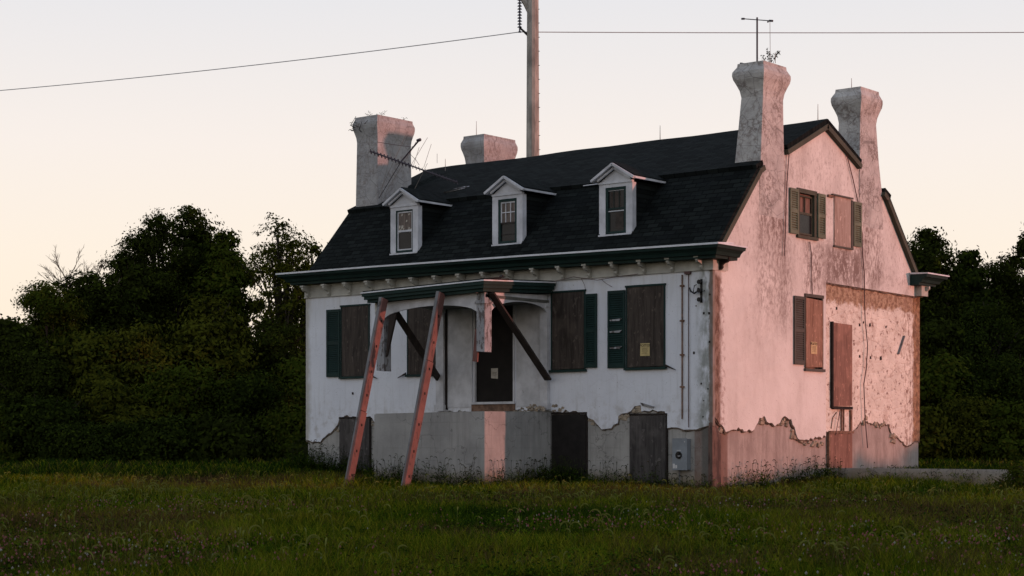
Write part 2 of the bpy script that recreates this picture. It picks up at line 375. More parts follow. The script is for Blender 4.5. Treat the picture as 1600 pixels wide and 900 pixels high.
gc = q.mix(q.ramp(q.noise(.25, 6), .35, .65), (.012,.015,.005), (.022,.020,.009))
me.materials.append(q.done(q.mix(q.ramp(q.noise(6, 5), .4, .7), gc, (.006,.009,.003)), q.bump(q.noise(8, 5), .8, .05)))
me.polygons.foreach_set('use_smooth', [True]*len(me.polygons))
g = bpy.data.objects.new('ground', me); C.objects.link(g); tag(g, 'dark green field of grass and weeds around the house', 'ground', kind='structure')

# ------------------------------------------------------------------ THE HOUSE
W, D = 13.34, 10.63
house = empty('house', (0,0,0), label='abandoned white plaster farmhouse with dark gambrel roof and boarded windows', cat='house')

# foundation and core
mb = MB(); mb.box(-W+.04, -.04, .04, D-.04, -1.2, 2.3); mb.build('foundation', M['conc'], house)
mb = MB(); mb.box(-W+.12, -.12, .12, D-.12, 2.3, 5.55); 
mb.sheet('G', [(.4,5.5),(1.95,7.5),(5.2,9.05),(8.5,7.5),(10.3,5.5)], [], -W+.12, -.12); mb.build('masonry_core', M['core'], house)

# --- front plaster sheet, broken along the bottom, with window openings
def F(*pts, Y=0.0): return [on_front(px, py, Y) for px, py in pts]
def jag(pts, amp=.05, seg=.10, seed=1):
    rnd = random.Random(seed); out = []
    for a, b in zip(pts[:-1], pts[1:]):
        n = max(1, int(math.hypot(b[0]-a[0], b[1]-a[1])/seg)); out.append(a)
        for k in range(1, n):
            t = k/n; out.append((a[0]+(b[0]-a[0])*t+rnd.uniform(-amp, amp)*.5, a[1]+(b[1]-a[1])*t+rnd.uniform(-amp, amp)))
    out.append(pts[-1]); return out
def rect(u0, u1, z0, z1): return [(u0,z0),(u1,z0),(u1,z1),(u0,z1)]
bot = F((478,690),(492,689),(500,691),(507,683),(513,677),(521,671),(527,664),(530,651),(578,650),(582,654),(586,662),(588,668))
bot += [(-8.3, 1.62), (-8.15,1.83),(-7.3,1.86),(-5.8,1.86),(-4.9,1.84)]
bot += F((874,643),(895,642),(905,646),(916,646),(919,653),(927,656),(932,662),(940,671),(948,670),(955,669),(958,664),(965,661),(966,650),(972,646),(980,645),(986,642),(991,635),(1001,633),(1002,643),(1039,643),(1041,660),(1042,669),(1058,668),(1062,669),(1077,671),(1087,671),(1096,668),(1106,665))
bot[0] = (-W, bot[0][1]); bot.append((.03, 1.43))
WIN = {'w1': (-11.97,-10.89,2.84,4.78), 'w2': (-9.52,-8.45,2.84,4.76), 'w3': (-4.70,-3.64,2.84,4.78), 'w4': (-2.42,-1.29,2.84,4.80)}
holes = [rect(*WIN[k]) for k in WIN]+[rect(-7.21,-5.86,2.06,4.62)]
outer = jag(bot)+[(.03,5.12),(-W,5.12)]
mb = MB(); mb.sheet('F', outer, holes, 0, .1); mb.build('front_wall', M['front'], house)
mb = MB(); mb.sheet('G', [(.1,.9),(D,.9),(D,5.1),(.1,5.1)], [], -W, -W+.1); mb.build('side_wall', M['front'], house)
mb = MB(); mb.sheet('F', [(-W+.1,.9),(-.07,.9),(-.07,5.1),(-W+.1,5.1)], [], D-.1, D); mb.build('back_wall', M['front'], house)

# --- rough stone showing along the broken edge
mb = MB(); rnd = random.Random(3)
def stones(plane, u0, u1, z0, z1, n, s=.1, d=0.0):
    for _ in range(n):
        u = rnd.uniform(u0, u1); z = rnd.uniform(z0, z1); a = s*rnd.uniform(.5, 1.2); b = s*rnd.uniform(.35, .8); t = rnd.uniform(.02, .045)
        pts = [(u-a, z-b*.6), (u+a*.7, z-b), (u+a, z+b*.4), (u-a*.3, z+b)]
        if plane == 'F': mb.loft([[(p[0], d, p[1]) for p in pts], [(u+(p[0]-u)*.7, d-t, z+(p[1]-z)*.7) for p in pts]])
        else: mb.loft([[(d, p[0], p[1]) for p in pts], [(d+t, u+(p[0]-u)*.7, z+(p[1]-z)*.7) for p in pts]])
stones('F', -2.75, -2.4, 1.62, 1.8, 10, .12, .05); stones('F', -2.4, -1.95, 1.78, 1.92, 9, .11, .05)
stones('F', -3.62, -3.35, 1.5, 1.7, 8, .08, .05); stones('F', -4.75, -4.3, 1.84, 1.98, 10, .12, .03)
stones('F', -12.5, -12.1, 1.3, 1.62, 10, .07, .05); stones('F', -10.85, -10.75, 1.5, 1.7, 5, .05, .05); stones('F', -1.1, -.75, 1.47, 1.56, 5, .09, .05)
mb.build('exposed_rubble', M['stone'], house)['kind'] = 'stuff'
mb = MB(); mb.box(-7.28, -5.85, -.03, .04, 1.84, 2.02); mb.build('door_brickwork', M['brick'], house)
mb = MB(); mb.box(-7.25, -5.84, -.08, .09, 2.02, 2.08); mb.build('door_sill', M['white'], house)
# torn strip of plaster over the right cellar door
mb = MB(); mb.hexa([(-1.95,-.03,1.93),(-1.65,-.03,1.86),(-1.65,.0,1.86),(-1.95,.0,1.93),(-1.98,-.06,2.0),(-1.6,-.06,1.9),(-1.6,.0,1.9),(-1.98,.0,2.0)]); mb.build('torn_lath', M['grey_wood'], house)

# --- gable plaster
def G(*pts, X=0.0): return [on_gable(px, py, X) for px, py in pts]
gb = G((1115,652),(1122,662),(1132.5,675),(1145,671),(1152,667.5),(1165,674),(1177,671),(1180,664),(1185,652.5),(1192,650),(1200,661),(1209,666),(1217,661),(1225,650),(1235,655),(1240,667.5),(1245,685),(1255,687.5),(1265,684),(1275,684),(1289,682))
gout = [(.1, 1.60)]+jag(gb, .045, .09, 5)
gout += [(5.30, 5.12), (D, 5.07), (D,5.65), (10.16,5.60), (8.50,7.56), (5.2,9.10), (1.92,7.56), (.22,5.60), (.1,5.6)]
gh = [rect(3.87,4.74,6.17,7.33), rect(4.24,5.08,2.90,4.70)]
mb = MB(); mb.sheet('G', gout, gh, .03, -.1); mb.build('gable_wall', M['gable'], house)
gb2 = G((1293,676),(1332,675),(1340,667),(1347,660),(1367,660),(1380,661),(1389,662),(1391,670),(1396,678),(1404,683),(1410,690),(1417,697),(1426,692),(1438,689))
g2 = jag([(5.30, gb2[0][1])]+gb2[1:-1]+[(D, gb2[-1][1])], .045, .09, 6)+[(D,5.10),(5.30,5.10)]
mb = MB(); mb.sheet('G', g2, [], -.015, -.1); mb.build('scarred_wall', M['rubble'], house)
mb = MB(); rnd = random.Random(9)
for (y0, z0, y1, z1, n) in ((1.2,1.38,1.6,1.45,7),(2.05,1.62,2.3,1.55,9),(2.95,1.5,3.55,1.62,14),(3.6,1.2,3.8,1.45,7),(4.1,1.0,5.2,1.05,12),(7.3,1.55,7.5,1.7,7),(8.0,1.5,8.6,1.56,9),(8.7,1.2,9.3,1.1,9),(.35,1.3,.6,1.35,4)):
    stones('G', min(y0,y1), max(y0,y1), min(z0,z1)-.03, max(z0,z1)+.05, n, .10, -.03)
mb.build('exposed_rubble', M['stone'], house)['kind'] = 'stuff'
def edge_strip(plane, pts, d, seed):
    rr_ = random.Random(seed); b_ = MB()
    P = []
    for a, c_ in zip(pts[:-1], pts[1:]):
        P.append(a)
        if math.hypot(a[0]-c_[0], a[1]-c_[1]) > .1: P.append(((a[0]+c_[0])/2, (a[1]+c_[1])/2))
    P = [(u+rr_.uniform(-.012,.012), z-.012+rr_.uniform(-.02,.012)) for u, z in P+[pts[-1]]]
    V3 = [((u, d, z) if plane == 'F' else (d, u, z)) for u, z in P]
    b_.tube(V3, [rr_.uniform(.012,.032) for _ in V3], 5); b_.build('broken_edge', M['edge'], house)
M['edge'] = simple('broken_plaster_edge', (.13,.10,.08), .6, 9, bump=.6)
fb_ = outer[:-2]
cut = [i for i, p_ in enumerate(fb_) if -8.3 <= p_[0] <= -4.75]
edge_strip('F', fb_[:cut[0]], .03, 1); edge_strip('F', fb_[cut[-1]+1:], .03, 2)
edge_strip('G', gout[:gout.index((5.30, 5.12))], -.005, 3); edge_strip('G', g2[:-2], -.03, 4)
edge_strip('G', [(5.32+.3*i, 5.11-.0095*.3*i*.98) for i in range(18)], .0, 5)
# near-corner pier of bare stained masonry
mb = MB(); mb.hexa([(-.08,-.02,-1),(.035,-.02,-1),(.035,.34,-1),(-.08,.34,-1),(-.08,-.02,1.35),(.035,-.02,1.35),(.035,.36,1.2),(-.08,.36,1.2)])
mb.hexa([(-.08,-.015,1.35),(.03,-.015,1.35),(.03,.36,1.2),(-.08,.36,1.2),(-.08,.01,1.62),(.0,.01,1.62),(.0,.08,1.6),(-.08,.08,1.6)])
M['pier'] = worn('stained_corner_masonry', (.12,.072,.058), (.055,.033,.028), .5, stretch=(1,1,.2), scale=6); mb.build('corner_pier', M['pier'], house)

# --- windows of the front: board + frame + shutter
def shutter_mesh(u0, u1, z0, z1, plane, mat, parent, d=-.05, rail=.5, broken=(), tilt=0):
    """louvred shutter as one mesh: two stiles, three rails, slats"""
    b = MB(); t = .035; st = .055
    def bx(a, c, e, f, d0, d1):
        if plane == 'F': b.box(a, c, d0, d1, e, f)
        else: b.box(-d0, -d1, a, c, e, f)
    bx(u0, u0+st, z0, z1, d, d+t); bx(u1-st, u1, z0, z1, d, d+t)
    zr = z0+(z1-z0)*rail
    for a, c in ((z0, z0+.1), (zr-.045, zr+.045), (z1-.08, z1)): bx(u0+st, u1-st, a, c, d+.002, d+t-.002)
    for a, c in ((z0+.1, zr-.045), (zr+.045, z1-.08)):
        n = int((c-a)/.052)
        for k in range(n):
            z = a+(k+.5)*(c-a)/n; dz = .018
            if any(abs(z-q_) < .03 for q_ in broken): continue
            if plane == 'F': b.hexa([(u0+st,d+.004,z-dz-.006),(u1-st,d+.004,z-dz-.006),(u1-st,d+.03,z+dz-.006),(u0+st,d+.03,z+dz-.006),(u0+st,d+.004,z-dz),(u1-st,d+.004,z-dz),(u1-st,d+.03,z+dz),(u0+st,d+.03,z+dz)])
            else: b.hexa([(-d-.004,u0+st,z-dz-.006),(-d-.004,u1-st,z-dz-.006),(-d-.03,u1-st,z+dz-.006),(-d-.03,u0+st,z+dz-.006),(-d-.004,u0+st,z-dz),(-d-.004,u1-st,z-dz),(-d-.03,u1-st,z+dz),(-d-.03,u0+st,z+dz)])
    # thin back so that no wall shows as stripes
    bx(u0+st*.5, u1-st*.5, z0+.02, z1-.02, d+.036, d+.042)
    if broken:
        s = b.build('shutter', mat, parent)
        for q_ in broken:
            b2 = MB()
            if plane == 'F': b2.hexa([(u0+st+.02,d-.01,q_-.02),(u1-st-.1,d-.01,q_-.03),(u1-st-.1,d,q_-.03),(u0+st+.02,d,q_-.02),(u0+st+.02,d-.012,q_+.01),(u1-st-.02,d-.01,q_+.03),(u1-st-.02,d,q_+.03),(u0+st+.02,d-.002,q_+.01)])
            b2.build('broken_slat', M['grey_wood'], s)
        return s
    return b.build('shutter', mat, parent)
def frame_mesh(u0, u1, z0, z1, plane, mat, parent, wd=.05, d0=-.03, d1=.05, sill=.06):
    b = MB()
    def bx(a, c, e, f, p, r):
        if plane == 'F': b.box(a, c, p, r, e, f)
        else: b.box(-p, -r, a, c, e, f)
    bx(u0, u0+wd, z0, z1-wd, d0, d1); bx(u1-wd, u1, z0, z1-wd, d0, d1); bx(u0-.02, u1+.02, z1-wd, z1+.01, d0-.01, d1)
    bx(u0-.04, u1+.04, z0-sill, z0, d0-.04, d1)
    return b.build('frame', mat, parent)
def board_mesh(u0, u1, z0, z1, plane, mat, parent, d0=-.012, d1=.012, name='board', skew=0.0):
    b = MB()
    if plane == 'F': b.hexa([(u0,d0,z0),(u1,d0,z0+skew),(u1,d1,z0+skew),(u0,d1,z0),(u0,d0,z1-skew),(u1,d0,z1),(u1,d1,z1),(u0,d1,z1-skew)])
    else: b.hexa([(-d0,u0,z0),(-d1,u0,z0),(-d1,u1,z0+skew),(-d0,u1,z0+skew),(-d0,u0,z1),(-d1,u0,z1),(-d1,u1,z1-skew),(-d0,u1,z1-skew)])
    # nail heads
    for k in range(5):
        for u in (u0+.05, u1-.05):
            z = z0+.1+(z1-z0-.2)*k/4
            if plane == 'F': b.box(u-.008, u+.008, d0-.004, d0, z-.008, z+.008)
            else: b.box(-d0, -d0+.004, u-.008, u+.008, z-.008, z+.008)
    return b.build(name, mat, parent)
def windowroot(u, z, plane):
    o = bpy.data.objects.new('window', None); C.objects.link(o); o.parent = house; o.empty_display_size = .2; return o
def win_front(key, shutter, skew=0, broken=(), bmat='board', trim='green'):
    u0, u1, z0, z1 = WIN[key]; w_ = windowroot(u0, z0, 'F')
    frame_mesh(u0, u1, z0, z1, 'F', M[trim], w_, .035)
    board_mesh(u0+.03, u1-.03, z0+.01, z1-.03, 'F', M[bmat], w_, -.02, .005, skew=skew)
    if shutter == 'L': shutter_mesh(u0-.53, u0-.02, z0+.0, z1-.09, 'F', M['green'], w_, broken=broken)
    if shutter == 'R': shutter_mesh(u1+.0, u1+.36, z0+.03, z1-.11, 'F', M['green'], w_, broken=broken)
    # iron shutter dog hanging at the sill
    b = MB(); s_ = 1 if key in ('w1', 'w4') else -1; uu = u1+.02 if s_ > 0 else u0-.02
    if key != 'w3':
        b.hexa([(uu,-.06,z0+.0),(uu+.30*s_,-.06,z0-.09),(uu+.30*s_,-.04,z0-.09),(uu,-.04,z0+.0),(uu,-.06,z0+.06),(uu+.28*s_,-.06,z0-.07),(uu+.28*s_,-.04,z0-.07),(uu,-.04,z0+.06)]); b.build('loose_sill_piece', M['dark_timber'], w_)
    return w_
win_front('w1', 'L'); win_front('w2', None); win_front('w3', 'R', .01); win_front('w4', 'L', .01, broken=(3.33, 3.72, 4.0))

# --- gable windows
w_ = windowroot(3.9, 6.2, 'G')
frame_mesh(3.84, 4.77, 6.20, 7.36, 'G', M['olive'], w_, .10, -.055, .05, .07)
b = MB(); b.box(-.05, -.08, 3.9, 4.7, 6.2, 7.3); b.build('blind', M['hull'], w_)
b = MB(); b.box(-.02, -.03, 3.94, 4.67, 6.24, 6.74); b.build('pane', M['glass'], w_)
b = MB(); b.box(-.005, -.03, 3.94, 4.67, 6.74, 6.80); b.box(-.005, -.03, 3.94, 4.67, 7.18, 7.22); b.box(-.005, -.03, 4.29, 4.32, 6.8, 7.18); b.box(-.003, -.03, 3.94, 3.98, 6.24, 7.22); b.box(-.003, -.03, 4.63, 4.67, 6.24, 7.22); b.box(-.003,-.03,3.98,4.63,6.24,6.28); b.build('sash', M['olive'], w_)
shutter_mesh(3.44, 3.84, 6.21, 7.33, 'G', M['shut_olive'], w_, d=-.085)
shutter_mesh(4.79, 5.17, 6.21, 7.33, 'G', M['shut_olive'], w_, d=-.10)
w_ = windowroot(5.7, 6.1, 'G')
board_mesh(5.69, 6.55, 6.10, 7.36, 'G', M['board_pink'], w_, -.06, -.035)
b = MB(); b.box(.032, .075, 6.56, 6.66, 6.08, 7.34); b.box(.032, .10, 5.55, 6.62, 7.36, 7.40); b.box(.032,.08,5.66,6.66,6.05,6.095); b.build('frame', M['shut_brown'], w_)
b = MB(); b.box(.032, .09, 5.35, 5.6, 7.30, 7.36); b.build('sill_stub', M['rust'], w_)
shutter_mesh(6.69, 7.10, 6.16, 7.32, 'G', M['shut_olive'], w_, d=-.085)
w_ = windowroot(4.2, 2.9, 'G')
frame_mesh(4.22, 5.12, 2.90, 4.76, 'G', M['shut_brown'], w_, .07, -.055, .05, .07)
board_mesh(4.20, 5.03, 2.92, 4.66, 'G', M['board_brown'], w_, -.085, -.06, skew=.03)
shutter_mesh(3.66, 4.17, 2.98, 4.68, 'G', M['shut_brown'], w_, d=-.08)
# tall boarded former doorway
w_ = bpy.data.objects.new('boarded_doorway', None); C.objects.link(w_); w_.parent = house
board_mesh(5.65, 6.64, 1.98, 4.12, 'G', M['board_red'], w_, -.05, -.02, skew=.02)
b = MB(); b.box(-.012, .06, 5.59, 5.645, 1.93, 4.14); b.box(-.012, .06, 5.65, 6.66, 1.90, 1.975); b.build('frame', M['black_iron'], w_)
w_ = bpy.data.objects.new('cellar_hatch', None); C.objects.link(w_); w_.parent = house
board_mesh(5.52, 6.68, -.3, 1.27, 'G', M['board_red'], w_, -.03, .035)
b = MB(); b.box(-.035, .04, 5.44, 5.515, -.3, 1.32); b.box(-.035, .045, 5.52, 6.75, 1.28, 1.345); b.build('frame', M['rust'], w_)
b = MB()
for y in (6.13, 6.24): b = MB(); b.tube([(.02, y, 1.34), (.02, y, 1.92)], .022, 6); b.build('service_pipe', M['rust'], house)
b = MB()
b.box(-.013, .035, 6.60, 6.68, 1.345, 1.89); b.build('service_pipe', M['rust'], house); b = MB(); b.tube([(.0, 5.62, 1.4), (.0, 5.7, 1.68), (.0, 5.9, 1.82)], .012, 5)
b.build('service_pipe', M['rust'], house)

# --- cellar doors of the front
for (u0, u1, z1, mt) in ((-12.05,-10.87,1.72,'board_low'), (-4.70,-3.60,1.77,'board_black'), (-2.34,-1.24,1.72,'board_low')):
    w_ = bpy.data.objects.new('cellar_door', None); C.objects.link(w_); w_.parent = house
    board_mesh(u0+.02, u1-.04, -.6, z1-.03, 'F', M[mt], w_, -.015, .03, skew=.01)
    b = MB(); b.box(u1-.035, u1, -.005, .042, -.6, z1-.02); b.box(u0, u1, -.012, .042, z1-.025, z1+.02); b.build('frame', M['black_iron'], w_)

# --- front door, pilasters and panelled entry wall
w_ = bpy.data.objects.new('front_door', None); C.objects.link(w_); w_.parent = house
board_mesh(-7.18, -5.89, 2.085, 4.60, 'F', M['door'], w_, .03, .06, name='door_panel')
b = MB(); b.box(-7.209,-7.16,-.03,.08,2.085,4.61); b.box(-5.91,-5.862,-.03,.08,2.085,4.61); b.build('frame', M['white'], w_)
for k, (u0, u1) in enumerate(((-8.42,-8.16), (-4.98,-4.74))):
    b = MB(); b.box(u0, u1, -.12, -.002, 1.95, 4.55); b.box(u0-.03, u1+.03, -.16, -.002, 4.40, 4.50); b.box(u0-.03, u1+.03, -.15, -.002, 1.86, 2.02); b.build('pilaster', M['white'], house)
for (u0, u1) in ((-8.10,-7.26), (-5.80,-5.06)):
    b = MB(); b.box(u0, u1, -.022, -.002, 1.95, 4.5); b.build('entry_panel', M['white'], house)
b = MB(); b.box(-8.15,-8.105,-.06,-.002,1.9,4.5); b.build('downpipe', M['black_iron'], house)

# --- frieze, brackets, cornice
b = MB(); b.box(-W-.02, .05, -.035, -.002, 5.08, 5.40); b.box(-W-.03, .06, -.05, -.002, 5.05, 5.08); b.box(.032, .06, -.03, .62, 5.08, 5.40); b.box(.032,.055,-.03,.55,5.05,5.08)
b.box(-W-.02, .05, -.045, -.036, 5.27, 5.285)
b.build('frieze', M['cream'], house)
def bracket_mesh(b, O, ax):
    # scroll bracket profile in (out, z); ax 'F' points to -Y, 'G' to +X
    prof = [(0,5.06),(.05,5.07),(.09,5.12),(.08,5.17),(.13,5.21),(.22,5.23),(.27,5.28),(.27,5.345),(0,5.345)]
    w2 = .036
    if ax == 'F': b.loft([[(O-w2, -.037-p[0], p[1]) for p in prof], [(O+w2, -.037-p[0], p[1]) for p in prof]])
    else: b.loft([[(.06+p[0], O-w2, p[1]) for p in prof], [(.06+p[0], O+w2, p[1]) for p in prof]])
    if ax == 'F': b.box(O-.065, O+.065, -.33, -.037, 5.33, 5.375)
for k in range(17):
    b = MB(); bracket_mesh(b, -13.18+k*(12.95/16), 'F'); b.build('bracket', M['cream'], house)
b = MB(); bracket_mesh(b, .25, 'G'); b.build('bracket', M['black_iron'], house)
def cornice_profile(o):  # outward offset, z
    return [(0,5.36),(.30,5.36),(.31,5.42),(.38,5.43),(.42,5.50),(.50,5.56),(.56,5.57),(.58,5.64),(0,5.66)]
def cornice_line(path, name, mat):   # path: list of (x, y, outx, outy, dz) stations
    b = MB(); b.loft([[(x+ox*o, y+oy*o, z+dz) for o, z in cornice_profile(0)] for x, y, ox, oy, dz in path]); return b.build(name, mat, house)
OX = .86
cornice_line([(-W-.02,.1,-.9,0,.06),(-W-.02,-.02,-.9,-1,.06),(-10.4,-.02,0,-1,.045),(-5,-.02,0,-1,-.0),(.05,-.02,OX,-1,-.07),(.05,.62,OX,0,-.07)], 'cornice', M['green'])
cornice_line([(.05,D-.70,OX,0,.0),(.05,D+.02,OX,1,.0),(-W,D+.02,-1,1,.0)], 'cornice', M['green'])
# worn brown end of the cornice facing the gable, pale metal drip edge
b = MB()
for (x0, x1, z0, z1) in ((-W-.56,-10.4,.06,.045),(-10.4,-5,.045,0),(-5,.56,0,-.07)):
    b.hexa([(x0,-.63,5.632+z0),(x1,-.63,5.632+z1),(x1,.1,5.70+z1),(x0,.1,5.70+z0),(x0,-.63,5.675+z0),(x1,-.63,5.675+z1),(x1,.1,5.72+z1),(x0,.1,5.72+z0)])
b.hexa([(.05,-.625,5.568),(.58,-.625,5.568),(.58,.64,5.568),(.05,.64,5.60),(.05,-.625,5.60),(.58,-.625,5.60),(.58,.64,5.60),(.05,.64,5.64)])
b.build('drip_edge', M['gutter'], house); b = MB()
b.hexa([(.05,D-.72,5.655),(.58,D-.72,5.645),(.58,D+.62,5.645),(.05,D+.62,5.655),(.05,D-.72,5.70),(.58,D-.72,5.68),(.58,D+.62,5.68),(.05,D+.62,5.70)])
b.build('drip_edge', M['gutter'], house)
b = MB(); b.box(.032, .22, D-.36, D+.03, 5.08, 5.36); b.build('frieze', M['cream'], house)
b = MB(); bracket_mesh(b, D-.1, 'G'); b.build('bracket', M['cream'], house)

# --- roof
XL, XR = -W-.12, .12
def slope(b, p0, p1, th, segs=24, seed=0, m=0, x0=XL, x1=XR):
    (y0, z0), (y1, z1) = p0, p1; dy, dz = y1-y0, z1-z0; l = math.hypot(dy, dz); ny, nz = -dz/l, dy/l
    if nz < 0: ny, nz = -ny, -nz
    rings = []
    for k in range(segs+1):
        x = x0+(x1-x0)*k/segs
        e0 = .022*mnoise.noise(Vector((x*.5, seed, 0))); e1 = .05*mnoise.noise(Vector((x*.45, seed+9, 0)))
        rings.append([(x, y0, z0+e0), (x, y1, z1+e1), (x, y1-ny*th, z1-nz*th+e1), (x, y0-ny*th, z0-nz*th+e0)])
    b.loft(rings, m)
b = MB(); slope(b, (.02,5.62), (1.88,7.68), .10, seed=1); slope(b, (10.42,5.62), (8.56,7.68), .10, seed=2)
b.build('roof', M['sh_low'], house)
b = MB(); slope(b, (1.76,7.69), (5.2,9.26), .11, seed=4, x1=-.03); slope(b, (8.68,7.69), (5.2,9.26), .11, seed=4, x1=-.03)
def part_slope(ya, yb, far):
    def P(y): t_ = (y-1.76)/(5.2-1.76); return (y if not far else 10.44-y, 7.69+t_*1.57)
    slope(b, P(ya), P(yb), .11, segs=2, seed=4, x0=-.03, x1=XR)
part_slope(1.76, 2.06, False); part_slope(3.20, 5.2, False); part_slope(1.76, 2.1, True); part_slope(3.40, 5.2, True)
b.build('roof', M['sh_up'], house)
# rake boards on the gable edge
def rake(p, q_, wd=.125, x0=.032, x1=.15):
    (y0, z0), (y1, z1) = p, q_; l = math.hypot(y1-y0, z1-z0); ny, nz = (z1-z0)/l, -(y1-y0)/l
    if nz > 0: ny, nz = -ny, -nz
    ny *= wd; nz *= wd; b = MB()
    b.hexa([(x0,y0,z0),(x1,y0,z0),(x1,y1,z1),(x0,y1,z1),(x0,y0+ny,z0+nz),(x1,y0+ny,z0+nz),(x1,y1+ny,z1+nz),(x0,y1+ny,z1+nz)]); b.build('rake_board', M['olive'], house)
rake((.12,5.60), (1.90,7.58)); rake((1.90,7.60), (2.12,7.72)); rake((3.2,8.22), (5.2,9.13)); rake((5.2,9.13), (7.02,8.31)); rake((8.3,7.74), (8.54,7.60)); rake((8.54,7.58), (10.32,5.6))
# lifted and torn shingles
b = MB()
def on_up(y): return 7.69+(y-1.76)*(9.26-7.69)/(5.2-1.76)
for (x, y, w2, l2, lift) in ((-10.35,2.35,.62,.05,.04),(-10.15,2.5,.45,.04,.05)):
    b.hexa([(x,y,on_up(y)+.01),(x+w2,y+.2,on_up(y+.2)+.01),(x+w2,y+.2+l2,on_up(y+.2+l2)+.01),(x,y+l2,on_up(y+l2)+.01),
            (x+.1,y-.03,on_up(y)+lift),(x+w2-.1,y+.17,on_up(y+.2)+lift*.7),(x+w2,y+.2+l2,on_up(y+.2+l2)+.02),(x,y+l2,on_up(y+l2)+.02)])
b.build('torn_shingle', M['grey_wood'], house)
# loose ridge-line strip beside the right dormer
b = MB(); b.beam((-4.95,1.66,7.62), (-4.25,1.70,7.64), .03, .02); b.build('loose_trim', M['gutter'], house)

